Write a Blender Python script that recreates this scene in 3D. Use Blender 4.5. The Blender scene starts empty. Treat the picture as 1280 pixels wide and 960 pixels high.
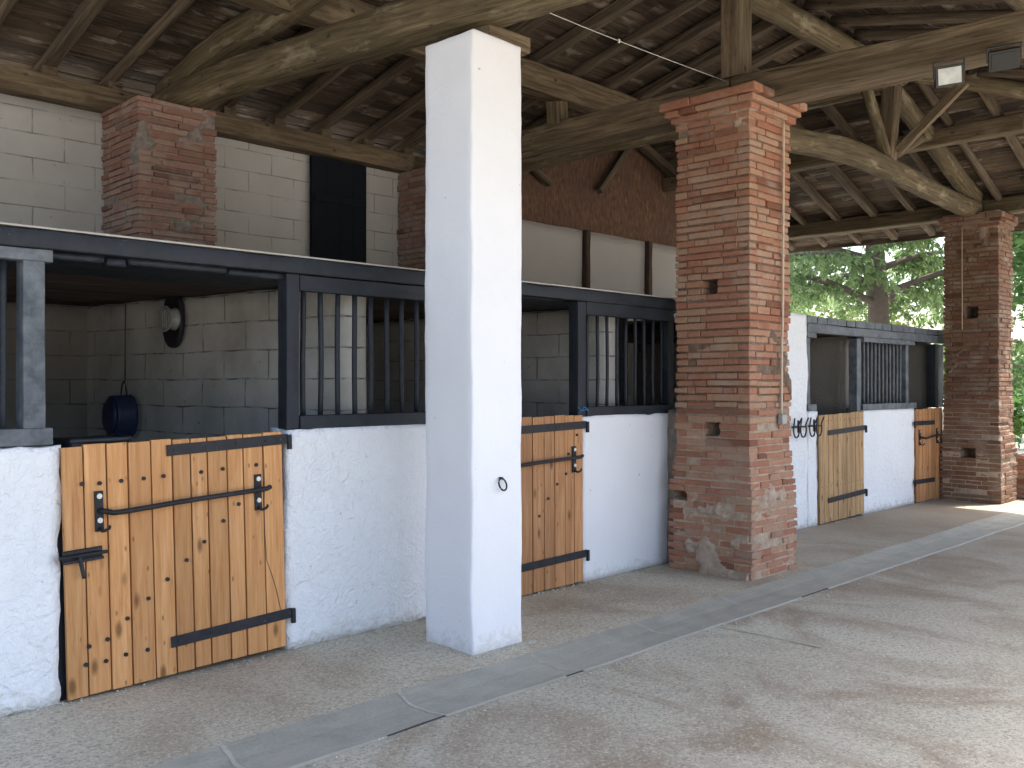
import bpy, math, random
from mathutils import Vector, Matrix, noise
R = math.radians
rnd = random.Random(7)
scene = bpy.context.scene
C = bpy.data.collections.new('stable'); scene.collection.children.link(C)

# ------------------------------------------------------------------ materials
class NT:
    def __init__(s, name):
        s.m = bpy.data.materials.new(name); s.m.use_nodes = True
        s.t = s.m.node_tree; s.b = s.t.nodes['Principled BSDF']
    def n(s, typ, props=None, **ins):
        nd = s.t.nodes.new(typ)
        for k, v in (props or {}).items(): setattr(nd, k, v)
        for k, v in ins.items():
            key = int(k[1:]) if k[0] == 'i' and k[1:].isdigit() else k.replace('_', ' ')
            s.set(nd, key, v)
        return nd
    def set(s, nd, key, v):
        sock = nd.inputs[key]
        if isinstance(v, bpy.types.NodeSocket): s.t.links.new(v, sock)
        elif isinstance(v, bpy.types.Node): s.t.links.new(v.outputs[0], sock)
        else: sock.default_value = v
    def p(s, key, v): s.set(s.b, key, v)
    def noise(s, vec, scale, detail=4, rough=.55, dist=0):
        return s.n('ShaderNodeTexNoise', Vector=vec, Scale=scale, Detail=detail, Roughness=rough, Distortion=dist).outputs[0]
    def scale(s, vec, sc, loc=(0, 0, 0)):
        nd = s.n('ShaderNodeMapping', Vector=vec); nd.inputs['Scale'].default_value = sc; nd.inputs['Location'].default_value = loc
        return nd.outputs[0]
    def ramp(s, fac, stops, interp='LINEAR'):
        nd = s.n('ShaderNodeValToRGB', Fac=fac); cr = nd.color_ramp; cr.interpolation = interp
        while len(cr.elements) < len(stops): cr.elements.new(.5)
        for e, (p, c) in zip(cr.elements, stops):
            e.position = p
            e.color = (c, c, c, 1) if isinstance(c, (int, float)) else (*c, 1)
        return nd.outputs[0]
    def mix(s, fac, a, b, mode='MIX'):
        nd = s.n('ShaderNodeMix', {'data_type': 'RGBA', 'blend_type': mode})
        for i, v in ((0, fac), (6, a), (7, b)):
            if isinstance(v, tuple): v = (*v, 1)
            s.set(nd, i, v)
        return nd.outputs[2]
    def math(s, op, a, b=0):
        nd = s.n('ShaderNodeMath', {'operation': op}); s.set(nd, 0, a); s.set(nd, 1, b); return nd.outputs[0]
    def bump(s, h, strength=.5, dist=.01, normal=None):
        nd = s.n('ShaderNodeBump', Height=h, Strength=strength, Distance=dist)
        if normal: s.set(nd, 'Normal', normal)
        return nd.outputs[0]
    def obj(s): return s.n('ShaderNodeTexCoord').outputs['Object']
    def uv(s): return s.n('ShaderNodeTexCoord').outputs['UV']
    def island(s): return s.n('ShaderNodeNewGeometry').outputs['Random Per Island']

def wood(name, dark, mid, light, grain=26, rough=.85, patch=None, knots=True, bump=.8, var=.35, crack=.85, kn=(.04, .11)):
    s = NT(name); uv = s.uv()
    isl = s.island()
    off = s.n('ShaderNodeVectorMath', {'operation': 'ADD'}, i0=uv)
    comb = s.n('ShaderNodeCombineXYZ', X=s.math('MULTIPLY', isl, 37.0), Y=s.math('MULTIPLY', isl, 11.0))
    s.set(off, 1, comb); v = off.outputs[0]
    g = s.noise(s.scale(v, (2.2, grain * 1.9, 1)), 1, 8, .68, .5)
    ck = s.noise(s.scale(v, (.8, grain * .9, 1), (5, 2, 0)), 1, 3, .5, .2)
    g2 = s.noise(s.scale(v, (.9, 5, 1)), 1, 3, .5, .3)
    c = s.ramp(g, [(.34, dark), (.5, mid), (.66, light)])
    c = s.mix(s.ramp(ck, [(.30, crack), (.36, 0.0)]), c, tuple(x * .3 for x in dark))
    c = s.mix(s.ramp(g2, [(.35, 0.0), (.7, .55)]), c, dark)
    if patch:
        pn = s.noise(s.scale(v, (1.2, 3.5, 1), (3, 7, 0)), 1.3, 5, .65)
        c = s.mix(s.ramp(pn, [(.55, 0.0), (.68, patch[1])]), c, patch[0])
    if knots:
        vo = s.n('ShaderNodeTexVoronoi', Vector=s.scale(v, (3.6, 9, 1)), Scale=1.0, Randomness=1.0)
        c = s.mix(s.ramp(vo.outputs['Distance'], [(kn[0], .8), (kn[1], 0.0)]), c, tuple(x * .3 for x in dark))
    if 'pine' in name:
        v2 = s.n('ShaderNodeTexVoronoi', Vector=s.scale(v, (7, 17, 1), (1, 4, 0)), Scale=1.0, Randomness=1.0)
        c = s.mix(s.ramp(v2.outputs['Distance'], [(.05, .75), (.13, 0.0)]), c, tuple(x * .35 for x in dark))
    hs = s.n('ShaderNodeHueSaturation', Color=c, Saturation=1.0)
    s.set(hs, 'Value', s.math('ADD', s.math('MULTIPLY', isl, 2 * var), 1 - var))
    s.p('Base Color', hs); s.p('Roughness', rough)
    s.p('Normal', s.bump(g, bump, .006)); s.p('Specular IOR Level', .25)
    return s.m

M = {}
M['beam'] = wood('aged_oak_beam', (.06, .043, .026), (.145, .108, .066), (.225, .17, .108), 24, patch=((.27, .22, .15), .4))
M['log'] = wood('old_log', (.045, .034, .019), (.108, .083, .046), (.17, .135, .078), 20, patch=((.31, .265, .18), .6))
M['rafter'] = wood('old_rafter', (.045, .033, .023), (.11, .083, .057), (.18, .14, .095), 22)
M['deck'] = wood('roof_board', (.036, .026, .018), (.088, .063, .043), (.145, .108, .075), 14, patch=((.34, .30, .25), .7), var=.5)
M['ceil'] = wood('ceiling_board', (.035, .026, .021), (.07, .05, .04), (.11, .08, .063), 16, var=.35)
M['pine'] = wood('varnished_pine', (.42, .19, .068), (.56, .285, .115), (.65, .37, .17), 22, .55, var=.20, bump=.3, crack=0.0, kn=(.08, .20))
M['pine_dark'] = wood('varnished_pine_orange', (.30, .135, .055), (.43, .215, .095), (.52, .295, .145), 22, .55, var=.20, bump=.3, crack=0.0, kn=(.08, .20))
M['pine_pale'] = wood('weathered_pine', (.27, .155, .07), (.43, .275, .135), (.53, .37, .20), 22, .7, var=.20, bump=.3, crack=0.0, kn=(.08, .20))
M['post_dark'] = wood('dark_post', (.03, .02, .016), (.07, .045, .035), (.12, .08, .06), 18)

def black_paint(name, base=(.012, .015, .020), edge=(.028, .034, .045), rough=.5):
    s = NT(name); v = s.obj()
    n = s.noise(v, 9, 6, .65); n2 = s.noise(s.scale(v, (1, 1, 1)), 45, 4, .6)
    c = s.ramp(n, [(.35, base), (.72, edge)])
    c = s.mix(s.ramp(n2, [(.68, 0.0), (.74, .35)]), c, (.25, .25, .24))
    s.p('Base Color', c); s.p('Roughness', s.ramp(n, [(.3, rough), (.8, rough + .25)]))
    s.p('Specular IOR Level', .3); s.p('Normal', s.bump(n2, .35, .004)); return s.m
M['black'] = black_paint('black_gloss_paint')
M['greyblack'] = black_paint('faded_black_paint', (.055, .065, .078), (.17, .19, .21), .5)
M['iron'] = black_paint('black_iron', (.012, .012, .015), (.035, .035, .042), .5)
s = NT('galvanised'); s.p('Base Color', (.5, .5, .5, 1)); s.p('Metallic', .8); s.p('Roughness', .45); M['zinc'] = s.m

def plaster(name, col, dirt=(.45, .42, .37), amt=.5, fine=1.0, low=True, smear=.4):
    s = NT(name); v = s.obj()
    big = s.noise(v, 1.1, 5, .6); mid = s.noise(v, 15, 5, .55, 1.2); fin = s.noise(v, 55, 3, .5)
    c = s.mix(s.ramp(big, [(.35, 0.0), (.75, smear)]), col, tuple(x * .86 for x in col))
    if low:
        z = s.n('ShaderNodeSeparateXYZ', Vector=v).outputs['Z']
        zz = s.math('ADD', z, s.math('MULTIPLY', mid, .35))
        c = s.mix(s.ramp(zz, [(.19, amt), (.28, 0.0)]), c, dirt)
    sp = s.noise(v, 24, 2, .4)
    c = s.mix(s.ramp(sp, [(.76, 0.0), (.79, .6)]), c, (.3, .28, .25))
    s.p('Base Color', c); s.p('Roughness', .75); s.p('Specular IOR Level', .3)
    h = s.mix(.28, mid, fin)
    s.p('Normal', s.bump(h, min(1, .9 * fine), .030 * fine)); return s.m
M['white'] = plaster('white_rough_limewash', (.80, .82, .85), fine=1.0)
M['white_smooth'] = plaster('white_smooth_paint', (.78, .79, .82), fine=.4, amt=.4, smear=.5)
M['grey_plaster'] = plaster('grey_dirty_plaster', (.27, .25, .22), fine=.9, dirt=(.12, .11, .1))
M['pale_render'] = plaster('pale_render', (.42, .40, .37), fine=.8)

def blocks(name, col, joint, axis, bump=.8, jw=.008, stain=(.3, .27, .23), samt=.4, dist=.02):
    s = NT(name); v = s.obj()
    x = s.n('ShaderNodeSeparateXYZ', Vector=v)
    nz = s.noise(v, 2.5, 3, .5)
    uu = s.math('ADD', x.outputs[axis], s.math('MULTIPLY', nz, .02))
    vv = s.math('ADD', x.outputs['Z'], s.math('MULTIPLY', nz, dist))
    cv = s.n('ShaderNodeCombineXYZ', X=uu, Y=vv)
    br = s.n('ShaderNodeTexBrick', {'offset': .5}, Vector=cv, Scale=1.0)
    br.inputs['Color1'].default_value = (0, 0, 0, 1); br.inputs['Color2'].default_value = (1, 1, 1, 1)
    br.inputs['Mortar Size'].default_value = jw; br.inputs['Brick Width'].default_value = .5; br.inputs['Row Height'].default_value = .2
    br.inputs['Mortar Smooth'].default_value = .3
    big = s.noise(v, 1.6, 5, .65); fin = s.noise(v, 55, 3, .6); gap = s.noise(v, 5, 4, .6)
    c = s.mix(s.ramp(big, [(.38, 0.0), (.72, samt)]), col, stain)
    jm = s.math('MULTIPLY', br.outputs['Fac'], s.ramp(gap, [(.42, .15), (.62, 1.0)]))
    c = s.mix(jm, c, joint)
    pk = s.noise(v, 16, 3, .5)
    c = s.mix(s.ramp(pk, [(.70, 0.0), (.74, .5)]), c, joint)
    s.p('Base Color', c); s.p('Roughness', .85); s.p('Specular IOR Level', .2)
    h = s.math('SUBTRACT', s.math('MULTIPLY', fin, .35), jm)
    s.p('Normal', s.bump(h, bump, .01)); return s.m
M['loft_block'] = blocks('painted_loft_block', (.48, .468, .44), (.25, .23, .20), 'X', .6, .006, (.35, .335, .30), .5)
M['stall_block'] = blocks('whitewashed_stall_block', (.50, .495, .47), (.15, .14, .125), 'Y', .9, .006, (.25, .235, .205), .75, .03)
M['stall_back'] = blocks('shade_stall_block', (.22, .21, .195), (.08, .075, .07), 'X', .7, .006, (.16, .14, .12), .7, .03)  # dark tone carries the shade at the back of the near stalls
M['dark_block'] = blocks('black_block', (.045, .05, .06), (.015, .016, .02), 'X', .9, .009, (.03, .03, .035), .5, .03)  # block wall in one near-black tone

def brick(name, a, b, c3):
    s = NT(name); v = s.obj(); isl = s.island()
    base = s.ramp(isl, [(0, a), (.35, b), (.62, c3), (.8, b), (1, tuple(x * .62 for x in a))])
    n = s.noise(v, 28, 5, .65); n2 = s.noise(v, 4, 4, .6); f = s.noise(v, 110, 2, .5)
    c = s.mix(s.ramp(n, [(.3, .35), (.6, 0.0)]), base, tuple(x * .5 for x in a))
    c = s.mix(s.ramp(n2, [(.50, 0.0), (.70, .45)]), c, (.36, .31, .25))
    s.p('Base Color', c); s.p('Roughness', .9); s.p('Specular IOR Level', .15)
    s.p('Normal', s.bump(s.mix(.4, n, f), .8, .008)); return s.m
M['brick'] = brick('terracotta_brick', (.31, .132, .084), (.37, .188, .12), (.38, .25, .168))
M['brick_old'] = brick('dusty_old_brick', (.23, .115, .085), (.28, .16, .12), (.31, .215, .17))
M['brick_brown'] = brick('brown_brick', (.17, .082, .052), (.215, .118, .074), (.21, .148, .098))
s = NT('lime_mortar'); v = s.obj(); n = s.noise(v, 14, 6, .65); f = s.noise(v, 90, 3, .6)
zc_ = s.math('ADD', s.n('ShaderNodeSeparateXYZ', Vector=v).outputs['Z'], s.math('MULTIPLY', s.noise(v, 2.2, 3), .9))
pale = s.ramp(n, [(.3, (.27, .19, .14)), (.55, (.40, .31, .235)), (.8, (.50, .41, .32))]); clay_shade = s.ramp(n, [(.3, (.10, .066, .046)), (.7, (.23, .16, .115))])
hi_ = s.ramp(s.math('MULTIPLY', zc_, .2), [(.30, 0.0), (.38, 1.0), (.80, 1.0), (.84, 0.0)])  # upper joints: brown clay, with the shade of their recess put into the colour
s.p('Base Color', s.mix(hi_, pale, clay_shade)); s.p('Roughness', .95)
s.p('Normal', s.bump(s.mix(.5, n, f), .9, .015)); M['mortar'] = s.m
s = NT('grey_mortar'); v = s.obj(); n = s.noise(v, 14, 6, .65); f = s.noise(v, 90, 3, .6)
s.p('Base Color', s.ramp(n, [(.3, (.12, .10, .085)), (.55, (.22, .19, .165)), (.8, (.30, .265, .23))])); s.p('Roughness', .95)
s.p('Normal', s.bump(s.mix(.5, n, f), .9, .015)); M['mortar_grey'] = s.m

def floor_mat(name, c1, c2, stain, wear, far=0):
    s = NT(name); v = s.obj()
    big = s.noise(v, .55, 6, .6, .5); mid = s.noise(s.scale(v, (.8, .62, 1), (2, 5, 0)), 1.5, 5, .62, .9)
    vo = s.n('ShaderNodeTexVoronoi', Vector=v, Scale=95.0, Randomness=1.0)
    rgb = s.n('ShaderNodeSeparateColor', Color=vo.outputs['Color']).outputs[0]
    vo2 = s.n('ShaderNodeTexVoronoi', Vector=v, Scale=190.0, Randomness=1.0)
    rgb2 = s.n('ShaderNodeSeparateColor', Color=vo2.outputs['Color']).outputs[0]
    fin = s.noise(v, 38, 5, .7)
    c = s.mix(s.ramp(big, [(.35, 0.0), (.65, 1.0)]), c1, c2)
    c = s.mix(s.ramp(mid, [(.46, 0.0), (.66, wear)]), c, stain)
    c = s.mix(s.ramp(rgb, [(.78, 0.0), (.92, .36)]), c, tuple(min(.85, x * 1.4) for x in c1))
    c = s.mix(s.ramp(rgb, [(.05, .5), (.16, 0.0)]), c, tuple(x * .35 for x in c2))
    c = s.mix(s.ramp(rgb2, [(.1, .28), (.3, 0.0), (.75, 0.0), (.95, .0)]), c, tuple(x * .4 for x in c2))
    c = s.mix(s.ramp(fin, [(.36, .6), (.52, 0.0)]), c, tuple(x * .45 for x in c1))
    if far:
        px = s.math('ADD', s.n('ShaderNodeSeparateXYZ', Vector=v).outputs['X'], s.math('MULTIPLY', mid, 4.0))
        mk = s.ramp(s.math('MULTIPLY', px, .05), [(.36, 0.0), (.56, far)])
        c = s.mix(mk, c, (.235, .185, .135))  # browner towards the far end: dirt, plus shade put into the colour
    s.p('Base Color', c); s.p('Roughness', .8); s.p('Specular IOR Level', .3)
    h = s.mix(.5, fin, rgb)
    s.p('Normal', s.bump(h, .5, .008)); return s.m
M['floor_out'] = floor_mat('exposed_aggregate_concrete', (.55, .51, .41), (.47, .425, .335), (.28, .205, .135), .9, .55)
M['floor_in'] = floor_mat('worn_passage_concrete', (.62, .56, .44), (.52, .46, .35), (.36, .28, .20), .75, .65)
M['yard'] = floor_mat('pale_yard_gravel', (.52, .50, .45), (.46, .43, .38), (.42, .38, .32), .5)
s = NT('smooth_grey_cement'); v = s.obj(); n = s.noise(v, 3, 6, .6, .8); f = s.noise(v, 60, 4, .6); st = s.noise(s.scale(v, (1, 6, 1)), 2.2, 4, .6)
c = s.ramp(n, [(.3, (.30, .295, .245)), (.7, (.42, .405, .34))]); c = s.mix(s.ramp(st, [(.5, 0.0), (.75, .5)]), c, (.50, .475, .40))
c = s.mix(s.ramp(f, [(.3, .3), (.5, 0.0)]), c, (.16, .165, .16))
s.p('Base Color', c); s.p('Roughness', .7); s.p('Normal', s.bump(f, .3, .004)); M['cement'] = s.m
def plain(name, col, rough=.6, bump=0, nscale=20, metal=0, spec=.4):
    s = NT(name); s.p('Specular IOR Level', spec); v = s.obj(); n = s.noise(v, nscale, 5, .6)
    s.p('Base Color', s.ramp(n, [(.3, tuple(x * .8 for x in col)), (.7, tuple(min(1, x * 1.15) for x in col))]))
    s.p('Roughness', rough); s.p('Metallic', metal)
    if bump: s.p('Normal', s.bump(n, bump, .005))
    return s.m
M['joint'] = plain('pale_joint', (.47, .445, .38), .85)
M['joint_dark'] = plain('dark_crack', (.05, .048, .045), .9)
s = NT('brown_particle_board'); v = s.obj(); n = s.noise(s.scale(v, (1, 1, .35)), 26, 6, .7); n2 = s.noise(v, 1.8, 5, .65)
c = s.ramp(n, [(.32, (.05, .026, .016)), (.5, (.115, .058, .032)), (.68, (.20, .11, .062))]); c = s.mix(s.ramp(n2, [(.4, 0.0), (.65, .6)]), c, (.075, .042, .028))
s.p('Base Color', c); s.p('Roughness', .9); s.p('Normal', s.bump(n, .8, .01)); M['lath'] = s.m
M['tile'] = plain('roof_tile', (.38, .2, .13), .9, .3)
M['navy'] = plain('navy_plastic', (.02, .028, .07), .45)
M['dark_door'] = plain('dark_slate_paint', (.009, .011, .015), .8, spec=.12)
M['rope'] = plain('dark_rope', (.09, .08, .065), .9)
M['cable'] = plain('white_cable', (.62, .6, .56), .5)
M['conduit'] = plain('beige_conduit', (.50, .40, .30), .5)
M['boxgrey'] = plain('grey_plastic', (.30, .31, .30), .5)
M['lampface'] = plain('lamp_glass_reflection', (.42, .44, .42), .4)  # unlit glass, its reflection is put into the pale colour
M['lampblack'] = plain('lamp_housing', (.015, .015, .016), .5)
M['blue_rope'] = plain('blue_twine', (.03, .16, .33), .7)
M['bark'] = plain('bark', (.12, .095, .075), .95, 1.0, 9)
def leaf(name, a, b, trans=.45):
    s = NT(name); isl = s.island(); v = s.obj(); n = s.noise(v, .7, 3, .6)
    c = s.mix(isl, a, b); c = s.mix(s.ramp(n, [(.35, 0.0), (.7, .5)]), c, tuple(x * .55 for x in a))
    s.p('Base Color', c); s.p('Roughness', .55)
    tr = s.n('ShaderNodeBsdfTranslucent', Color=c); mx = s.n('ShaderNodeMixShader', Fac=trans)
    s.t.links.new(s.b.outputs[0], mx.inputs[1]); s.t.links.new(tr.outputs[0], mx.inputs[2])
    s.t.links.new(mx.outputs[0], s.t.nodes['Material Output'].inputs['Surface']); return s.m
M['needle'] = leaf('conifer_needles', (.18, .28, .11), (.28, .38, .17), .6)
M['leaf_pale'] = leaf('pale_leaves', (.09, .16, .035), (.20, .22, .05))
M['leaf'] = leaf('shrub_leaves', (.07, .16, .045), (.13, .24, .06), .5)

# ------------------------------------------------------------------ mesh builder
def nz(p, f=1.0, o=0.0): return noise.noise(Vector((p[0] * f + o, p[1] * f - o, p[2] * f + o * .7)))
class MB:
    def __init__(s): s.v = []; s.f = []; s.uv = []; s.sm = []; s.mi = []
    def add(s, vs, fs, uvs=None, smooth=False, mi=0):
        o = len(s.v); s.v += [tuple(p) for p in vs]
        for i, f in enumerate(fs):
            s.f.append([o + k for k in f]); s.uv.append(uvs[i] if uvs else [(0, 0)] * len(f)); s.sm.append(smooth); s.mi.append(mi)
    def box(s, x0, x1, y0, y1, z0, z1, g='x', j=0, mi=0, M4=None):
        off = rnd.random() * 9
        vs = [Vector((x, y, z)) for x in (x0, x1) for y in (y0, y1) for z in (z0, z1)]
        if j: vs = [p + Vector((rnd.uniform(-j, j), rnd.uniform(-j, j), rnd.uniform(-j, j))) for p in vs]
        fs = [(0, 1, 3, 2), (4, 6, 7, 5), (0, 4, 5, 1), (2, 3, 7, 6), (0, 2, 6, 4), (1, 5, 7, 3)]
        gi = 'xyz'.index(g); uvs = []
        for k, f in enumerate(fs):
            n = k // 2; ot = [a for a in range(3) if a != gi]
            row = []
            for q in f:
                p = vs[q]
                if n == gi: row.append((p[ot[0]] * 6 + off, p[ot[1]]))
                else:
                    b = [a for a in ot if a != n][0]
                    row.append((p[gi] + off, p[b] + n * .37))
            uvs.append(row)
        if M4: vs = [M4 @ p for p in vs]
        s.add(vs, fs, uvs, False, mi)
    def log(s, pts, w, h=None, sq=.0, seg=12, step=.14, amp=.012, seed=0, smooth=True, up=None, taper=1.0, mi=0):
        """hewn timber or log along a polyline; sq 0 = round, 1 = square"""
        h = h or w; pts = [Vector(p) for p in pts]
        cum = [0]
        for a, b in zip(pts, pts[1:]): cum.append(cum[-1] + (b - a).length)
        L = cum[-1]; n = max(2, int(L / step) + 1)
        def at(d):
            for i in range(len(pts) - 1):
                if d <= cum[i + 1] or i == len(pts) - 2:
                    t = (d - cum[i]) / max(1e-6, cum[i + 1] - cum[i])
                    p0 = pts[max(i - 1, 0)]; p1 = pts[i]; p2 = pts[i + 1]; p3 = pts[min(i + 2, len(pts) - 1)]
                    if len(pts) == 2: return p1.lerp(p2, t)
                    return .5 * ((2 * p1) + (p2 - p0) * t + (2 * p0 - 5 * p1 + 4 * p2 - p3) * t * t + (3 * p1 - p0 - 3 * p2 + p3) * t ** 3)
        vs = []; offu = rnd.random() * 20
        rect = None
        if sq > .55:
            ch = .05 + .30 * (1 - sq); rect = []
            for (ax, ay), (bx, by) in (((1, -1 + ch), (1, 1 - ch)), ((1 - ch, 1), (-1 + ch, 1)), ((-1, 1 - ch), (-1, -1 + ch)), ((-1 + ch, -1), (1 - ch, -1))):
                for u in (0, .5, 1): rect.append((ax + (bx - ax) * u, ay + (by - ay) * u))
            seg = 12; smooth = False
        for i in range(n + 1):
            d = L * i / n; c = at(d); tg = (at(min(L, d + .02)) - at(max(0, d - .02))).normalized()
            U = Vector(up) if up else (Vector((0, 0, 1)) if abs(tg.z) < .8 else Vector((0, 1, 0)))
            sd = tg.cross(U).normalized(); U = sd.cross(tg).normalized()
            k = 1 + (taper - 1) * i / n
            for q in range(seg):
                a = 2 * math.pi * (q + .5) / seg; ca, sa = math.cos(a), math.sin(a)
                e = 1 - .86 * sq
                x = math.copysign(abs(ca) ** e, ca); y = math.copysign(abs(sa) ** e, sa)
                if rect: x, y = rect[q]
                r = 1 + amp / w * (1.1 * nz((d * .9, x * .9, y * .9), 1.0, seed * 3.1 + 5) + .9 * nz((d * 3.2, x * 1.3, y * 1.3), 1.6, seed * 1.7 + 9))
                vs.append(c + sd * (x * w / 2 * k * r) + U * (y * h / 2 * k * r))
        fs = []; uvs = []; per = 2 * (w + h) / seg * .9
        for i in range(n):
            for q in range(seg):
                a = i * seg + q; b = i * seg + (q + 1) % seg
                fs.append((a, b, b + seg, a + seg)); u0 = L * i / n + offu; u1 = L * (i + 1) / n + offu
                uvs.append([(u0, q * per), (u0, (q + 1) * per), (u1, (q + 1) * per), (u1, q * per)])
        s.add(vs, fs, uvs, smooth, mi)
        base = len(s.v) - len(vs)
        for ring, rev in ((0, True), (n, False)):
            idx = [base + ring * seg + q for q in range(seg)]
            if rev: idx = idx[::-1]
            s.f.append(idx); s.uv.append([(math.cos(q) * w * 3 + offu, math.sin(q) * w * 3) for q in range(seg)]); s.sm.append(False); s.mi.append(mi)
    def tube(s, pts, r, seg=8, step=.05, mi=0): s.log(pts, 2 * r, seg=seg, step=step, amp=0, mi=mi)
    def sub(s, x0, x1, y0, y1, z0, z1, step=.05, amp=.008, freq=3, M4=None, edge=0, mi=0, seed=0, smooth=True):
        """box with every side a grid, moved by 3-D noise"""
        nx, ny, nzz = [max(1, int(round(d / step))) for d in (x1 - x0, y1 - y0, z1 - z0)]
        idx = {}; vs = []; fs = []; uvs = []
        def V(i, j, k):
            key = (i, j, k)
            if key not in idx:
                p = Vector((x0 + (x1 - x0) * i / nx, y0 + (y1 - y0) * j / ny, z0 + (z1 - z0) * k / nzz))
                d = Vector((nz(p, freq, 1.3 + seed), nz(p, freq, 7.7 + seed), nz(p, freq, 13.1 + seed))) * amp
                if edge and (i in (0, nx) or k in (0, nzz)):
                    q = Vector((nz(p, 9, 3 + seed), 0, nz(p, 9, 19 + seed))) * edge
                    if k == 0: q.z = 0
                    d += q
                if k == 0: d.z = 0
                idx[key] = len(vs); vs.append(p + d)
            return idx[key]
        def quad(a, b, c, d): fs.append((a, b, c, d)); uvs.append([(vs[t][0] + vs[t][1], vs[t][2]) for t in (a, b, c, d)])
        for i in range(nx):
            for k in range(nzz):
                quad(V(i, 0, k), V(i + 1, 0, k), V(i + 1, 0, k + 1), V(i, 0, k + 1))
                quad(V(i, ny, k), V(i, ny, k + 1), V(i + 1, ny, k + 1), V(i + 1, ny, k))
            for j in range(ny):
                quad(V(i, j, 0), V(i, j + 1, 0), V(i + 1, j + 1, 0), V(i + 1, j, 0))
                quad(V(i, j, nzz), V(i + 1, j, nzz), V(i + 1, j + 1, nzz), V(i, j + 1, nzz))
        for j in range(ny):
            for k in range(nzz):
                quad(V(0, j, k), V(0, j, k + 1), V(0, j + 1, k + 1), V(0, j + 1, k))
                quad(V(nx, j, k), V(nx, j + 1, k), V(nx, j + 1, k + 1), V(nx, j, k + 1))
        if M4: vs = [M4 @ p for p in vs]
        s.add(vs, fs, uvs, smooth, mi)
    def build(s, name, mats, parent=None, bevel=0, loc=None, auto=None):
        me = bpy.data.meshes.new(name); me.from_pydata(s.v, [], s.f)
        uvl = me.uv_layers.new(name='UVMap'); flat = [c for f in s.uv for uv in f for c in uv]
        uvl.data.foreach_set('uv', flat)
        me.polygons.foreach_set('use_smooth', s.sm)
        if not isinstance(mats, (list, tuple)): mats = [mats]
        for m in mats: me.materials.append(M[m])
        me.polygons.foreach_set('material_index', s.mi)
        me.update()
        o = bpy.data.objects.new(name, me); C.objects.link(o)
        if parent: o.parent = parent; o.matrix_parent_inverse = Matrix.Identity(4)
        if parent and s.world: me.transform(parent.matrix_basis.inverted())
        if bevel:
            b = o.modifiers.new('bevel', 'BEVEL'); b.width = bevel; b.segments = 2; b.limit_method = 'ANGLE'; b.harden_normals = False
        return o
    world = True      # coordinates given in world space

def tag(o, label, cat, group=None):
    o['label'] = label; o['category'] = cat
    if group: o['group'] = group
    return o
def thing(name, label, cat, loc=(0, 0, 0), group=None):
    o = bpy.data.objects.new(name, None); C.objects.link(o); o.location = loc; o.empty_display_size = .2
    o.matrix_basis = Matrix.Translation(loc)
    return tag(o, label, cat, group)
def struct(o): o['kind'] = 'structure'; return o

# ------------------------------------------------------------------ ground
g = MB(); g.add([(-150, -150, -.012), (250, -150, -.012), (250, 200, -.012), (-150, 200, -.012)], [(0, 1, 2, 3)]); struct(g.build('ground', 'yard'))
def sheet(x0, x1, y0, y1, z0, z1, step, amp):
    m = MB(); m.sub(x0, x1, y0, y1, z0, z1, step, 0, 1); return m
f = MB()
def floorgrid(x0, x1, y0, y1, step, zf):
    m = MB(); nx = int((x1 - x0) / step); ny = max(1, int((y1 - y0) / step)); vs = []; fs = []
    for i in range(nx + 1):
        for j in range(ny + 1):
            x = x0 + (x1 - x0) * i / nx; y = y0 + (y1 - y0) * j / ny
            vs.append((x, y, zf + .004 * nz((x, y, 0), .8) if 0 < j < ny and 0 < i < nx else zf))
    for i in range(nx):
        for j in range(ny):
            a = i * (ny + 1) + j; fs.append((a, a + ny + 1, a + ny + 2, a + 1))
    m.add(vs, fs, None, True); return m
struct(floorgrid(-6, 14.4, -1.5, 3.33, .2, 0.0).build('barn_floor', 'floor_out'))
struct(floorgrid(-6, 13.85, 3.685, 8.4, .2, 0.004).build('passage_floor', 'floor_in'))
# smooth cement drain strip: slabs about a metre long, shallow dish, pale joints between them
m = MB(); jn = MB()
xs = [-6 + .98 * k for k in range(-1, 22)]
def strip_y(x, e): return (3.70 if e else 3.315) + .022 * nz((x, e * 3, 0), 1.1) + .008 * nz((x, e * 5, 2), 6)
x = -6.0
while x < 14.6:
    x2 = x + .1
    prof = [(0, .004), (.25, -.004), (.6, -.007), (1, .006)]
    for (a, za), (b, zb) in zip(prof, prof[1:]):
        q = []
        for xx, t, zz in ((x, a, za), (x2, a, za), (x2, b, zb), (x, b, zb)):
            y0 = strip_y(xx, 0) - .012; y1 = strip_y(xx, 1) + .012; q.append((xx, y0 + (y1 - y0) * t, zz + .003))
        m.add(q, [(0, 1, 2, 3)], None, True)
    x = x2
struct(m.build('drain_strip', 'cement'))
m = MB()
for k in range(-8, 12):
    xj = 2.92 + .98 * k + .03 * math.sin(k * 5); P = []
    for t in range(9):
        y = 3.31 + .40 * t / 8; xx = xj + .13 * math.sin(t / 8 * 3.1) * (-.25) + .015 * nz((xj, y, 0), 9) + .05 * t / 8
        tt = t / 8; pz = .013 - .032 * tt if tt < .25 else (.005 - .0086 * (tt - .25) if tt < .6 else .002 + .0325 * (tt - .6))
        P.append((xx, y, pz - .0045))
    for a, b in zip(P, P[1:]):
        w = .010 + .006 * nz((a[0], a[1] * 9, 0), 3)
        m.add([(a[0] - w, a[1], a[2]), (a[0] + w, a[1], a[2]), (b[0] + w, b[1], b[2]), (b[0] - w, b[1], b[2])], [(0, 1, 2, 3)])
struct(m.build('strip_joints', 'joint'))
m = MB(); x = -5.9       # ragged pale lip and dark crack along the outer edge of the strip
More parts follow.
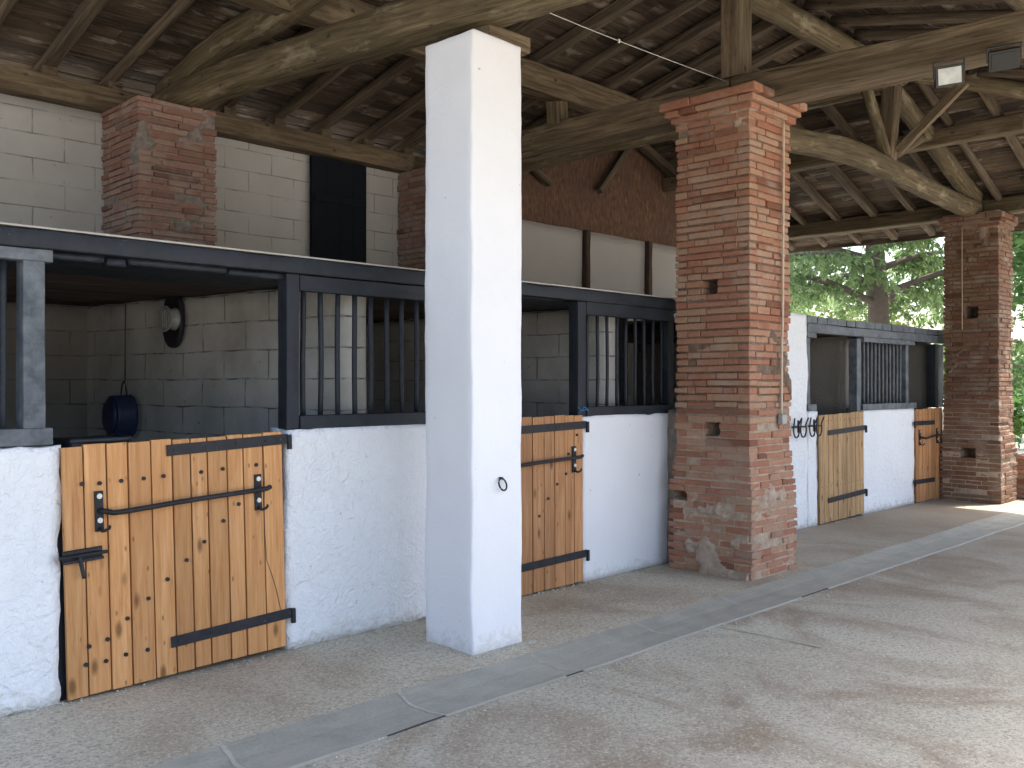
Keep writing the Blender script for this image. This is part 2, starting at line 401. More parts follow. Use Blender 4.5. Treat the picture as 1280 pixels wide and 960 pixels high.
while x < 14.3:
    n1 = nz((x, 0, 0), 1.3, 4); w = .004 + .012 * max(0, nz((x, 3, 0), 2.3) + .15)
    x2 = x + .07; ya = 3.312 + .022 * nz((x, 0, 0), 1.1) - .012; yb = 3.312 + .022 * nz((x2, 0, 0), 1.1) - .012
    mi = 1 if (n1 > .34) else 0; ow = .003 if mi else .016
    m.add([(x, ya - ow, .0015), (x2, yb - ow, .0015), (x2, yb + .002, .0076), (x, ya + .002, .0076)], [(0, 1, 2, 3)], None, False, mi)
    x = x2
struct(m.build('strip_edge', ['cement', 'joint_dark']))
m = MB()
for xj, ye, z in ((5.22, 2.65, .0075), (9.1, -1.4, .0065), (1.3, -1.4, .0065), (13.0, -1.4, .0065)):
    y = 3.28
    while y > ye:
        a = .006 + .004 * nz((xj, y, 0), 5); d1 = .02 * nz((xj, y, 0), 1.5); d2 = .02 * nz((xj, y - .1, 0), 1.5)
        m.add([(xj + d1 - a, y, z), (xj + d1 + a, y, z), (xj + d2 + a, y - .1, z), (xj + d2 - a, y - .1, z)], [(0, 3, 2, 1)]); y -= .1
struct(m.build('floor_joints', 'joint'))

m = MB(); n_ = 40; vs = [(3.75, 4.2, .021)] + [(3.72 + (.42 + .10 * nz((math.cos(6.283 * k / n_), math.sin(6.283 * k / n_), 0), 1.5, 3) + .03 * nz((math.cos(6.283 * k / n_) * 4, math.sin(6.283 * k / n_) * 4, 0), 1.5, 3)) * math.cos(6.283 * k / n_), 4.20 + (.36 + .08 * nz((math.cos(6.283 * k / n_), math.sin(6.283 * k / n_), 1), 1.5, 3)) * math.sin(6.283 * k / n_), -.004) for k in range(n_)]
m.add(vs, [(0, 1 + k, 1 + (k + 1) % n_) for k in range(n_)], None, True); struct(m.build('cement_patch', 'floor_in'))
m = MB(); rg = random.Random(3)
def stone(x, y, z, q):
    o = [Vector((math.cos(a) * q, math.sin(a) * q * rg.uniform(.6, 1), 0)) for a in [k * 1.257 + rg.random() * .5 for k in range(5)]]
    c_ = Vector((x, y, z)); m.add([c_ + p for p in o] + [c_ + p * .6 + Vector((0, 0, q * .7)) for p in o], [tuple(range(9, 4, -1))[::-1]] + [(k, (k + 1) % 5, 5 + (k + 1) % 5, 5 + k) for k in range(5)])
for k in range(900):
    if k < 560:
        x = rg.uniform(-1.5, 6.8) if k % 3 else rg.uniform(9, 13); y = (4.74 if x < 8 else 4.83) - abs(rg.gauss(0, .035)); z = .004
        if 1.7 < x < 3.0 or 4.4 < x < 5.65: y += .02
    elif k < 700: x = rg.uniform(3.6, 4.15); y = 3.90 - abs(rg.gauss(0, .03)); z = .005
    else: x = rg.uniform(1.5, 9); y = rg.choice((3.24, 3.78)) + rg.gauss(0, .04); z = .003
    stone(x, y, z, rg.uniform(.0025, .009) * (1.4 if rg.random() < .06 else 1))
o = m.build('loose_grit', 'joint'); o['kind'] = 'stuff'

# ------------------------------------------------------------------ brick pillars
def brick_pillar(label, x0, x1, y0, y1, ztop, holes=(), cap=True, ovs=1.0, smear=.0, bm='brick', mm='mortar', zoff=0, base_smear=.5, course=.0585):
    cx, cy = (x0 + x1) / 2, (y0 + y1) / 2
    t = thing('brick_pillar', label, 'pillar', (cx, cy, 0), 'brick pillars holding up the roof')
    m = MB(); z = .008; k = 0; W = x1 - x0; D = y1 - y0
    zc = ztop - (.20 if cap else 0)
    while z < zc - .03:
        h = course - .012 + rnd.uniform(-.004, .004)
        sh = .006 * nz((z, 1, 0), 3)
        bul = (.042 * min(1, max(0, (1.0 - z) / .35)) + .01 * nz((z, 4, zoff), 2)) * (1 if cap else 0)
        def ok(side, a, b):
            return not any(hs == side and z + h > hz0 and z < hz1 and b > ha and a < hb for hs, ha, hb, hz0, hz1 in holes)
        for side in range(4):
            L = D if side in (0, 2) else W
            own = (k + side) % 2 == 0
            a = 0 if own else .115; end = L if own else L - .115
            first = True
            while a < end - .01:
                ln = rnd.choice((.13, .2, .26, .34, .40)); b = min(end, a + ln)
                if end - b < .07: b = end
                o = rnd.uniform(-.007, .007) + sh + bul
                if rnd.random() < .05: o -= .012
                sk = rnd.uniform(-.003, .003)
                wv = .006 * nz((a * 1.5 + side * 3, z * .6, zoff), 1.6); za, zb = z + wv + rnd.uniform(-.003, .003), z + wv + h + rnd.uniform(-.004, .004)
                pieces = [(a, b)]
                for hs, ha, hb, hz0, hz1 in holes:
                    if hs == side and zb > hz0 and za < hz1:
                        np_ = []
                        for p, q in pieces:
                            if q <= ha or p >= hb: np_.append((p, q)); continue
                            if ha - p > .02: np_.append((p, ha))
                            if q - hb > .02: np_.append((hb, q))
                        pieces = np_
                for p, q in pieces:
                    p2 = p + (0.004 if p > 0 else -o); q2 = q - (0.004 if q < L else -o)
                    if side == 0: m.box(x0 - o, x0 + .11, y0 + p2, y0 + q2, za, zb, 'y', .0032)
                    if side == 2: m.box(x1 - .11, x1 + o, y0 + p2, y0 + q2, za, zb, 'y', .0032)
                    if side == 1: m.box(x0 + p2, x0 + q2, y0 - o, y0 + .11, za, zb, 'x', .0032)
                    if side == 3: m.box(x0 + p2, x0 + q2, y1 - .11, y1 + o, za, zb, 'x', .0032)
                a = b
        z += h + .012; k += 1
    m.build('brickwork', bm, t, .005)
    # mortar core: recessed in the joints, smeared over the bricks in patches
    c = MB(); st = .022; vs = []
    per = [('x', x0, y0 + D * i / int(D / st), (-1, 0)) for i in range(int(D / st) + 1)][::-1]
    per += [('y', x0 + W * i / int(W / st), y0, (0, -1)) for i in range(1, int(W / st) + 1)]
    per += [('x', x1, y0 + D * i / int(D / st), (1, 0)) for i in range(1, int(D / st) + 1)]
    per += [('y', x1 - W * i / int(W / st), y1, (0, 1)) for i in range(1, int(W / st))]
    nr = int(zc / .02); P = len(per)
    for r in range(nr + 1):
        zz = zc * r / nr
        for (ax, px, py, (nxx, nyy)) in per:
            q = nz((px, py, zz), 2.2, zoff) + .5 * nz((px, py, zz), 7, zoff + 4) + .25 * nz((px, py, zz), 18, zoff)
            low = base_smear * max(0, 1 - zz / 1.1)
            mask = q + smear + low + (.12 if zz > zc - .25 and cap else 0)
            d = (-.016 if zz > 1.35 or not cap else -.007) + min(.03, max(0, (mask - .57) * .14)) + .003 * nz((px, py, zz), 25)
            d += (.042 * min(1, max(0, (1.0 - zz) / .35)) + .01 * nz((zz, 4, zoff), 2)) * (1 if cap else 0)
            side = 0 if (nxx == -1) else 1 if nyy == -1 else 2 if nxx == 1 else 3
            s_ = py - y0 if ax == 'x' else px - x0
            for hs, ha, hb, hz0, hz1 in holes:
                if hs == side and ha < s_ < hb and hz0 - .01 < zz < hz1 + .01: d = -.30
            dx = (-1 if px - cx < 0 else 1) * (W / 2); dy = (-1 if py - cy < 0 else 1) * (D / 2)
            X = px + nxx * d; Y = py + nyy * d
            X = max(x0 - d, min(x1 + d, X)) if d < 0 and d > -.05 else X
            Y = max(y0 - d, min(y1 + d, Y)) if d < 0 and d > -.05 else Y
            vs.append((X, Y, zz))
    fs = [(r * P + i, r * P + (i + 1) % P, (r + 1) * P + (i + 1) % P, (r + 1) * P + i) for r in range(nr) for i in range(P)]
    fs.append(tuple(nr * P + i for i in range(P)))
    c.add(vs, fs, None, False); c.build('mortar_joints', mm, t)
    if cap:
        cm = MB(); zz = zc
        for i, (ov, hh) in enumerate(((.035, .055), (.07, .055), (.105, .07))):
            ov *= ovs
            for side in range(4):
                X0, X1, Y0, Y1 = x0 - ov, x1 + ov, y0 - ov, y1 + ov
                L = (Y1 - Y0) if side in (0, 2) else (X1 - X0)
                a = 0 if (i + side) % 2 == 0 else .14; e = L if (i + side) % 2 == 0 else L - .14
                while a < e - .01:
                    b = min(e, a + rnd.choice((.2, .28, .4)));
                    if e - b < .08: b = e
                    j = rnd.uniform(-.004, .004); u0, u1 = a + (.003 if a else 0), b - .003
                    if side == 0: cm.box(X0 - j, X0 + .137, Y0 + u0, Y0 + u1, zz, zz + hh - .006, 'y', .004)
                    if side == 2: cm.box(X1 - .137, X1 + j, Y0 + u0, Y0 + u1, zz, zz + hh - .006, 'y', .004)
                    if side == 1: cm.box(X0 + u0, X0 + u1, Y0 - j, Y0 + .137, zz, zz + hh - .006, 'x', .004)
                    if side == 3: cm.box(X0 + u0, X0 + u1, Y1 - .137, Y1 + j, zz, zz + hh - .006, 'x', .004)
                    a = b
            zz += hh
        cm.build('corbelled_cap', bm, t, .009)
        cc = MB(); cc.sub(x0 - .01, x1 + .01, y0 - .01, y1 + .01, zc, ztop + .0, .05, .008, 5); cc.build('cap_fill', mm, t)
    return t
P1 = brick_pillar('large brick pillar with corbelled cap and a thin conduit down its front', 6.64, 7.29, 3.89, 4.59, 3.93,
             [(0, .30, .43, 2.30, 2.395), (0, .28, .42, 1.14, 1.225), (0, .57, .70, .60, .65)], base_smear=.24)
m = MB(); m.sub(6.765, 7.0, 4.6, 4.80, 0, 1.33, .04, .02, 6); m.build('mortar_fillet', 'mortar_grey', P1)
P3 = brick_pillar('far brick pillar in shade at the end of the row beside the last stable door', 13.1, 13.66, 4.06, 4.75, 3.80,
             [(0, .26, .42, 2.44, 2.56), (0, .28, .46, .58, .70)], zoff=9, base_smear=.2, bm='brick_brown', ovs=.5)
brick_pillar('dusty brick pillar between pale block walls above the nearest stall', 3.29, 3.97, 7.43, 8.14, 3.86, cap=False, smear=.02, bm='brick_old', mm='mortar_grey', zoff=21, base_smear=0, course=.053)
brick_pillar('dark brick pillar beside the loft door behind the white pillar', 6.5, 7.16, 7.5, 8.14, 3.86, cap=False, smear=-.05, bm='brick_old', mm='mortar_grey', zoff=33, base_smear=0)
# slumped mortar footing round the near pillar
t = thing('white_pillar', 'square white rendered pillar with a small iron ring', 'pillar', (3.87, 4.13, 0))
m = MB(); m.sub(3.665, 4.075, 3.92, 4.335, .0, 3.57, .05, .009, 2, edge=.006, smooth=True); o = m.build('shaft', 'white_smooth', t, .012)
m = MB(); ring = [(3.885 + .030 * math.cos(a) , 3.905 - .012 * (1 - math.sin(a)), .965 + .034 * math.sin(a)) for a in [R(d) for d in range(90, 451, 20)]]
m.tube(ring, .0055, 8, .012); m.tube([(3.885, 3.925, 1.0), (3.885, 3.895, 1.0)], .008, 8, .01); m.build('iron_ring', 'iron', t)

# ------------------------------------------------------------------ white half walls
def wall(label, x0, x1, z1, y0=4.76, y1=4.95, mat='white', edge=.012, name='stable_wall', z0=.004, seed=0, cat='wall', step=.045, amp=.014):
    m = MB(); m.sub(x0, x1, y0, y1, z0, z1, step, amp, 3.2, edge=edge, seed=seed)
    return tag(m.build(name, mat), label, cat)
wall('rough white half wall to the left of the nearest wooden door', -.7, 1.722, 1.255, seed=1, edge=.02)
wall('rough white half wall between the nearest door and the white pillar', 2.985, 4.37, 1.285, seed=2)
wall('smooth white half wall between second door and the big brick pillar', 5.63, 6.80, 1.30, seed=3, edge=.018, mat='white_smooth', amp=.008)
wall('full height white wall behind the big brick pillar', 7.32, 9.46, 2.29, 4.85, 5.05, seed=4, edge=.015)
wall('short white half wall under the two horseshoe hooks', 9.463, 9.70, 1.26, 4.852, 5.05, seed=5, edge=.02)
wall('white half wall between the two far wooden doors', 10.84, 12.36, 1.24, 4.85, 5.05, seed=6, edge=.02)
wall('narrow pale wall edge between the last door and the far pillar', 13.19, 13.45, 1.22, 4.86, 5.05, mat='pale_render', seed=7, edge=.025)
tag((lambda m: (m.sub(1.690, 1.80, 4.80, 5.0, .005, 1.2, .05, .012, 6, edge=.02), m.build('door_jamb', 'black'))[1])(MB()), 'ragged black painted jamb left of the nearest door', 'jamb')

# ------------------------------------------------------------------ interior walls of the stalls
def skew_wall(label, p0, p1, th, z1, mat, z0=.005, name='partition_wall'):
    a = Vector((p0[0], p0[1], 0)); b = Vector((p1[0], p1[1], 0)); d = b - a; L = d.length; ang = math.atan2(d.y, d.x) - math.pi / 2
    m = MB(); m.world = False; m.sub(0, th, 0, L, z0, z1, .1, .008, 3)
    o = m.build(name, mat); o.location = a; o.rotation_euler.z = ang; return tag(o, label, 'wall')
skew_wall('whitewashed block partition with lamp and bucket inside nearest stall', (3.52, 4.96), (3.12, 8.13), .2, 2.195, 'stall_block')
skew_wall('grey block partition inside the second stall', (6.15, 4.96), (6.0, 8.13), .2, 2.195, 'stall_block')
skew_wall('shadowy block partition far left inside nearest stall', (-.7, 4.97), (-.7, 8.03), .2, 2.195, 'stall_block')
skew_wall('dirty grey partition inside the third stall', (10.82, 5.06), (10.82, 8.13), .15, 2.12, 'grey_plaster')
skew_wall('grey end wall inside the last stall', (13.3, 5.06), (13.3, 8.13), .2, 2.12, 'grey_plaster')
wall('black stall end behind the second grille', 6.42, 7.3, 2.19, 5.6, 5.75, mat='dark_block', seed=8, step=.1, name='partition_wall')
wall('thin added block lining, toned dark for the shade behind the near stalls', -.7, 6.95, 2.19, 8.04, 8.14, mat='stall_back', seed=14, step=.15, name='stall_back_lining', edge=.002)  # added lining, the stall's shade is put into its dark colour
# back wall, three stretches, loft door opening in the second
wall('pale painted block wall under the eaves left of brick pillar', -.85, 3.628, 3.86, 8.15, 8.35, mat='loft_block', seed=9, step=.15, name='block_wall', edge=.004, amp=.006)
bw = thing('block_wall', 'pale painted block wall with a dark loft door', 'wall', (5.2, 8.2, 0))
m = MB(); m.sub(3.632, 5.39, 8.15, 8.35, .005, 3.93, .15, .006, 3); m.sub(6.02, 6.80, 8.152, 8.35, .005, 3.93, .05, .006, 3, edge=.03)
m.sub(5.395, 6.035, 8.153, 8.35, .005, 2.25, .15, .004, 3); m.build('blockwork', 'loft_block', bw)
ld = thing('loft_door', 'dark slate loft door under the plate beam', 'door', (5.7, 8.2, 2.26))
m = MB()
for k in range(4): m.box(5.37 + .169 * k, 5.37 + .169 * k + .1685, 8.10, 8.14, 2.27, 3.92, 'z')
m.build('door_leaf', 'dark_door', ld, .004)
m = MB(); m.box(5.395, 6.035, 8.085, 8.10, 2.5, 2.58); m.box(5.395, 6.035, 8.085, 8.10, 3.4, 3.48); m.build('ledge', 'dark_door', ld, .003)
m = MB(); m.tube([(5.93, 8.07, 2.38), (5.93, 8.07, 2.60)], .014); m.box(5.85, 5.98, 8.06, 8.085, 2.55, 2.575); m.build('door_bolt', 'zinc', ld)
gw = thing('gable_wall', 'white panelled wall with dark posts and brown boarding above', 'wall', (10.2, 8.2, 0))
m = MB(); m.sub(6.805, 13.35, 8.16, 8.33, .005, 3.60, .15, .008, 2); m.build('white_panel', 'pale_render', gw)
for x in (8.35, 9.69, 11.08, 12.4):
    m = MB(); m.log([(x + .03, 8.13, .01), (x - .02, 8.12, 1.8), (x, 8.13, 3.6)], .09, .09, sq=.7); m.build('post', 'post_dark', gw)
# brown boards following the roof line
zE = lambda x: 5.12 - .35 * abs(x - 10.3)
m = MB(); xs = [6.81 + .3 * i for i in range(22)] + [13.35]
for a, b in zip(xs, xs[1:]):
    za, zb = max(4.12, zE(a)) - .02, max(4.12, zE(b)) - .02
    y0, y1 = 8.17 - .004 * rnd.random(), 8.3
    m.add([(a, y0, 3.604), (b - .002, y0, 3.604), (b - .002, y0, zb), (a, y0, za), (a, y1, 3.604), (b - .002, y1, 3.604), (b - .002, y1, zb), (a, y1, za)],
          [(0, 1, 2, 3), (5, 4, 7, 6), (4, 0, 3, 7), (1, 5, 6, 2), (3, 2, 6, 7)])
m.build('boarding', 'lath', gw)
for p, q in (((9.9, 8.08, 4.15), (10.62, 8.08, 4.95)), ((11.75, 8.1, 2.3), (12.25, 8.1, 2.95)), ((8.9, 8.08, 4.1), (8.3, 8.08, 4.4))):
    m = MB(); m.log([p, q], .08, .08, sq=.6); m.build('brace', 'rafter', gw)

# ------------------------------------------------------------------ stall fronts
def bars(t, xs, y, z0, z1, r=.0165, mat='black'):
    for i, x in enumerate(xs):
        m = MB(); a = rnd.uniform(-.005, .005); b = rnd.uniform(-.006, .006)
        m.log([(x + rnd.uniform(-.004, .004), y, z0), (x + a, y + b * .4, z0 + (z1 - z0) * .35), (x - b, y, z0 + (z1 - z0) * .7), (x + rnd.uniform(-.004, .004), y, z1)], 2 * r, seg=9, amp=.001, seed=i)
        m.build('bar', mat, t)
def timber(t, name, p0, p1, w, h, mat='black', amp=.006, sq=.93, seed=0):
    m = MB(); p0 = Vector(p0); p1 = Vector(p1); m.log([p0, p1], w, h, sq=sq, seg=16, step=.1, amp=amp, seed=seed, smooth=False); return m.build(name, mat, t)
gr = 'black bar grilles above the half walls'
t = thing('bar_grille', 'black barred grille at the left edge above the white half wall', 'grille', (.8, 4.82, 1.26), gr)
timber(t, 'post', (1.61, 4.815, 1.335), (1.61, 4.815, 2.185), .10, .10, 'greyblack', seed=1); timber(t, 'sill', (-.7, 4.815, 1.30), (1.69, 4.815, 1.30), .12, .08, 'greyblack', seed=2)
timber(t, 'rail', (-.7, 4.80, 2.165), (1.69, 4.80, 2.165), .09, .06, 'greyblack', .012, seed=3); bars(t, [1.49 - .155 * k for k in range(8)], 4.82, 1.33, 2.15, .016)
t = thing('bar_grille', 'black barred grille between nearest door and white pillar', 'grille', (3.7, 4.82, 1.29), gr)
timber(t, 'post', (3.03, 4.815, 1.29), (3.03, 4.815, 2.19), .085, .10, seed=4); timber(t, 'sill', (3.075, 4.815, 1.325), (4.37, 4.815, 1.325), .12, .078, seed=5)
timber(t, 'rail', (3.075, 4.80, 2.145), (4.37, 4.80, 2.145), .08, .09, seed=6); timber(t, 'post', (4.33, 4.815, 1.37), (4.33, 4.815, 2.10), .085, .09, seed=7)
bars(t, [3.13 + .125 * k for k in range(9)], 4.82, 1.36, 2.11)
t = thing('bar_grille', 'black barred grille between second door and big brick pillar', 'grille', (6.2, 4.82, 1.3), gr)
timber(t, 'post', (5.63, 4.815, 1.30), (5.63, 4.815, 2.19), .10, .10, seed=8); timber(t, 'sill', (5.68, 4.815, 1.335), (6.86, 4.815, 1.335), .12, .07, seed=9)
timber(t, 'rail', (5.68, 4.80, 2.145), (6.86, 4.80, 2.145), .08, .10, seed=10); timber(t, 'post', (6.83, 4.815, 1.37), (6.83, 4.815, 2.10), .08, .09, seed=11)
bars(t, [5.755 + .125 * k for k in range(9)], 4.82, 1.365, 2.10, .014)
t = thing('bar_grille', 'faded black barred grille above the far half wall', 'grille', (11.5, 4.9, 1.25), gr)
timber(t, 'post', (10.73, 4.90, 1.15), (10.73, 4.90, 2.08), .10, .10, 'greyblack', seed=12); timber(t, 'post', (12.15, 4.90, 1.31), (12.15, 4.90, 2.06), .09, .09, 'greyblack', seed=13)
timber(t, 'sill', (10.79, 4.89, 1.275), (12.38, 4.89, 1.275), .13, .075, 'greyblack', seed=14); timber(t, 'rail', (10.79, 4.86, 2.075), (12.3, 4.86, 2.075), .09, .055, 'greyblack', .02, seed=15)
bars(t, [10.86 + .107 * k for k in range(12)], 4.9, 1.31, 2.07, .016, 'greyblack')
t = thing('stall_post', 'faded black post and sill stub beside the full height white wall', 'post', (9.55, 4.9, 1.26))
timber(t, 'post', (9.54, 4.92, 1.33), (9.54, 4.92, 2.05), .09, .09, 'greyblack', seed=16); timber(t, 'sill', (9.465, 4.90, 1.295), (9.66, 4.90, 1.295), .12, .07, 'greyblack', seed=17)
timber(t, 'post_head', (9.47, 4.90, 2.08), (9.68, 4.90, 2.08), .10, .055, 'greyblack', seed=18)
t = thing('stall_post', 'black post at the far end between the last door and pillar', 'post', (13.2, 4.92, 1.2))
timber(t, 'post', (13.22, 4.94, 1.23), (13.22, 4.94, 2.09), .12, .12, seed=19); timber(t, 'post', (13.40, 4.95, 1.23), (13.40, 4.95, 2.09), .22, .10, seed=20)

t = thing('stall_beam', 'long black beam across the tops of the two near stalls', 'beam', (2.3, 4.8, 2.2), 'black beams over the stall fronts')
def fascia(t, x0, x1, y, z0, z1, mat, mats2):
    m = MB(); m.sub(x0, x1, y - .035, y + .045, z0, z1, .07, .010, 3, edge=0, smooth=True)
    o = m.build('fascia', mat, t, .006); return o
fascia(t, -.8, 6.88, 4.775, 2.195, 2.283, 'black', None)
m = MB(); m.box(-.8, 6.88, 4.745, 4.95, 2.290, 2.300, 'x'); m.build('cover_board', 'pale_render', t, .002)
m = MB()
for a, b, z in ((1.66, 1.95, 2.178), (1.97, 2.06, 2.168), (2.08, 2.62, 2.182), (2.64, 2.98, 2.176)):
    m.sub(a, b, 4.79, 4.87, z - .018, z + .012, .05, .008, 8)
m.build('packing_slat', 'black', t)
t = thing('stall_beam', 'faded black double beam of short blocks over the far stalls', 'beam', (11.4, 4.9, 2.1), 'black beams over the stall fronts')
m = MB(); m.sub(9.465, 13.62, 4.84, 4.93, 2.105, 2.205, .07, .010, 3); m.build('fascia', 'greyblack', t, .006)
m = MB(); x = 9.465
while x < 13.4:
    w = rnd.uniform(.20, .30) if x < 11.4 else .75
    m.box(x, min(13.6, x + w - .012), 4.85 + rnd.uniform(-.006, .006), 5.05, 2.21, 2.285 + rnd.uniform(-.006, .006), 'x', .003); x += w
m.build('end_block', 'greyblack', t, .004)
def ceiling(label, x0, x1, z, nblack, y0=4.955):
    t = thing('stall_ceiling', label, 'ceiling', ((x0 + x1) / 2, 6.5, z), 'board ceilings over the stalls')
    y = y0; k = 0; mb = MB(); m2 = MB()
    while y < 8.12:
        w = rnd.uniform(.19, .24); (mb if k < nblack else m2).box(x0, x1, y, min(8.14, y + w - .003), z + rnd.uniform(0, .003), z + .03, 'x', .002); y += w; k += 1
    mb.build('black_board', 'black', t); m2.build('ceiling_board', 'ceil', t)
    for x in [x0 + .6 + 1.7 * i for i in range(int((x1 - x0) / 1.7))]:
        m = MB(); m.box(x, x + .07, 4.96, 8.14, z + .036, z + .085, 'y'); m.build('joist', 'rafter', t)
ceiling('board ceiling over the near stalls, painted black along its front', -.75, 7.3, 2.20, 4)
ceiling('board ceiling over the far stalls', 7.32, 13.5, 2.125, 1, 5.055)

# ------------------------------------------------------------------ stable doors
def stable_door(label, x0, w, h, y, roll=0, yaw=0, mat='pine', nb=11, straps=(.20, 1.20), hinge='right', bar=None, bolts=(), nails=None, latch=False, strap_len=.70):
    """local frame: x along the door, z up, -y towards the passage"""
    t = thing('stable_door', label, 'door', (x0, y, .01), 'half height plank doors of the stalls')
    t.matrix_basis = Matrix.Translation((x0, y, .012)) @ Matrix.Rotation(yaw, 4, 'Z') @ Matrix.Rotation(-roll, 4, 'Y')
    def part(m, name, mt, bevel=0, parent=t): m.world = False; return m.build(name, mt, parent, bevel)
    m = MB(); x = 0; ws = [rnd.uniform(.85, 1.15) for _ in range(nb)]; tot = sum(ws)
    for i, q in enumerate(ws):
        b = x + w * q / tot
        top = h + rnd.uniform(-.006, .004)
        m.box(x + .0038, b - .0038, rnd.uniform(-.002, .002), .028, rnd.uniform(0, .006), top, 'z', .0012); x = b
    part(m, 'plank_panel', mat, .0025)
    m = MB()
    for zc in (straps[0], straps[1] - .03): m.box(.03, w - .03, .034, .062, zc - .06, zc + .06, 'x')
    n = 10
    a = Vector((.1, .048, straps[0] + .1)); b = Vector((w - .1, .048, straps[1] - .12)); d = (b - a); L = d.length
    m.box(0, L, -.014, .014, -.05, .05, 'x', M4=Matrix.Translation(a) @ Matrix.Rotation(-math.atan2(d.z, d.x), 4, 'Y'))
    part(m, 'back_brace', mat, .003)
    for i, zc in enumerate(straps):
        s_ = MB(); sg = 1 if hinge == 'right' else -1; xe = w if hinge == 'right' else 0
        xa, xb = xe - sg * strap_len, xe + sg * .035
        tilt = .018 * (1 if hinge == 'right' else -1)
        mm = Matrix.Translation((xe, 0, zc)) @ Matrix.Rotation(-tilt, 4, 'Y') @ Matrix.Translation((-xe, 0, -zc))
        s_.box(min(xa, xb), max(xa, xb), -.0085, -.003, zc - .029, zc + .029, 'x', M4=mm)
        s_.box(min(xb - sg * .004, xb + sg * .02), max(xb - sg * .004, xb + sg * .02), -.02, .0, zc - .06, zc + .024, 'z')
        for k in range(4): 
            xx = xa + sg * (.04 + .18 * k); p = mm @ Vector((xx, -.0085, zc)); s_.log([p, p + Vector((0, -.004, 0))], .014, seg=8, step=.004, amp=0)
        part(s_, 'strap_hinge', 'iron', .0015)
    if bar:
        (xa, xb, z) = bar
        for k, (xx, dz) in enumerate(((xa, 0), (xb, .0))):
            b_ = MB(); b_.box(xx - .021, xx + .021, -.012, -.003, z - .10, z + .10, 'z'); b_.tube([(xx, -.01, z - .085), (xx, -.045, z - .095), (xx + .03, -.05, z - .085), (xx + .035, -.05, z - .07)], .008, 8, .01)
            o = part(b_, 'bracket', 'iron', .003)
            for zz in (.075, -.045):
                w_ = MB(); w_.log([(xx, -.012, z + zz), (xx, -.020, z + zz)], .027, seg=12, step=.004, amp=0); part(w_, 'washer', 'zinc', 0, o)
        b_ = MB(); b_.log([(xa, -.014, z + .005), (xa + .03, -.05, z - .002), (xa + .09, -.055, z - .01), ((xa + xb) / 2, -.055, z + .006), (xb - .02, -.055, z + .018), (xb + .035, -.055, z + .022), (xb + .055, -.045, z + .026)], .027, seg=10, step=.03, amp=0)
        part(b_, 'pull_bar', 'iron')
    for (bx, bz) in bolts:
        b_ = MB(); b_.log([(bx, .0, bz), (bx, -.004, bz), (bx, -.009, bz)], .021, seg=10, step=.004, amp=0); part(b_, 'coach_bolt', 'iron')
    if latch:
        c_ = MB(); P_ = [(w - .125, h - .03), (w - .12, h - .25), (w - .128, h - .5), (w - .118, h - .72), (w - .09, h - .80), (w - .06, h - .90), (w - .035, h - 1.02)]
        for (a1, b1), (a2, b2) in zip(P_, P_[1:]):
            c_.add([(a1 - .0022, -.0035, b1), (a1 + .0022, -.0035, b1), (a2 + .0018, -.0035, b2), (a2 - .0018, -.0035, b2)], [(0, 1, 2, 3)])
        part(c_, 'split_in_plank', 'joint_dark')
    if nails:
        m = MB()
        for i in range(nb):
            for zz in nails:
                xx = w * (i + .5) / nb; m.log([(xx, -.001, zz), (xx, -.005, zz)], .009, seg=6, step=.004, amp=0)
        part(m, 'nail_row', 'iron')
    if latch:
        l_ = MB(); mm = Matrix.Translation((-.01, 0, .70)) @ Matrix.Rotation(R(-1), 4, 'Y')
        l_.box(0, .19, -.012, -.003, -.03, .03, 'x', M4=mm); l_.box(0, .19, -.03, -.012, -.032, -.018, 'x', M4=mm); l_.box(0, .18, -.03, -.012, .014, .028, 'x', M4=mm)
        o = part(l_, 'slide_latch', 'iron', .002)
        l_ = MB(); l_.tube([mm @ Vector((-.02, -.022, 0)), mm @ Vector((.21, -.022, 0))], .009, 8); l_.tube([mm @ Vector((.075, -.022, 0)), mm @ Vector((.078, -.035, -.05)), mm @ Vector((.088, -.035, -.11))], .010, 8, .02); part(l_, 'latch_bolt', 'iron', 0, o)
    return t
CW = 1180.; A1 = R(44.5)
def pxw(px, py, yp):        # photo measurement turned into (x, z) on the wall plane y = yp
    d = px - 640; dx = 841.6 + .7009 * d; dy = 827.1 - .7133 * d; t_ = yp / dy; return dx * t_, 1.55 + (480 - py) * t_
pts = [(100, 605), (122, 604), (149, 601), (177, 598), (202, 595), (249, 590), (276, 586), (318, 581), (296, 630), (277, 651), (253, 677), (231, 700), (207, 724), (183, 748), (157, 773), (132, 799), (109, 808), (105, 831), (130, 826), (155, 818), (182, 812), (207, 764)]
ro = R(1.5); bl = []
for px, py in pts[:-1]:
    X, Z = pxw(px, py, 4.74); u, w_ = X - 1.745, Z - .012
    bl.append((u * math.cos(ro) + w_ * math.sin(ro), -u * math.sin(ro) + w_ * math.cos(ro)))
stable_door('nearest plank door, wide, with a slide latch and rows of black bolts', 1.752, 1.215, 1.235, 4.735, ro, 0, 'pine', 11, (.185, 1.19), 'right', (.17, 1.05, .905), bl, None, True, .69)
stable_door('second plank door half hidden by the white pillar', 4.41, 1.205, 1.295, 4.74, R(.3), 0, 'pine_dark', 11, (.215, 1.215), 'right', (.18, 1.09, .955), [(1.0, .85), (.9, .78), (.8, .68), (.7, .56), (1.13, 1.14), (1.03, 1.0)], None, False, .9)
stable_door('third plank door, pale and narrow boarded, beside the horseshoe hooks', 9.715, 1.115, 1.20, 4.83, R(.8), 0, 'pine_pale', 10, (.26, 1.01), 'right', None, (), (1.13, .4), False, .92)
stable_door('last plank door next to the far brick pillar', 12.375, .80, 1.21, 4.83, R(.8), R(-3), 'pine_dark', 8, (.27, 1.03), 'left', (.10, .62, .84), (), (1.13, .42), False, .55)

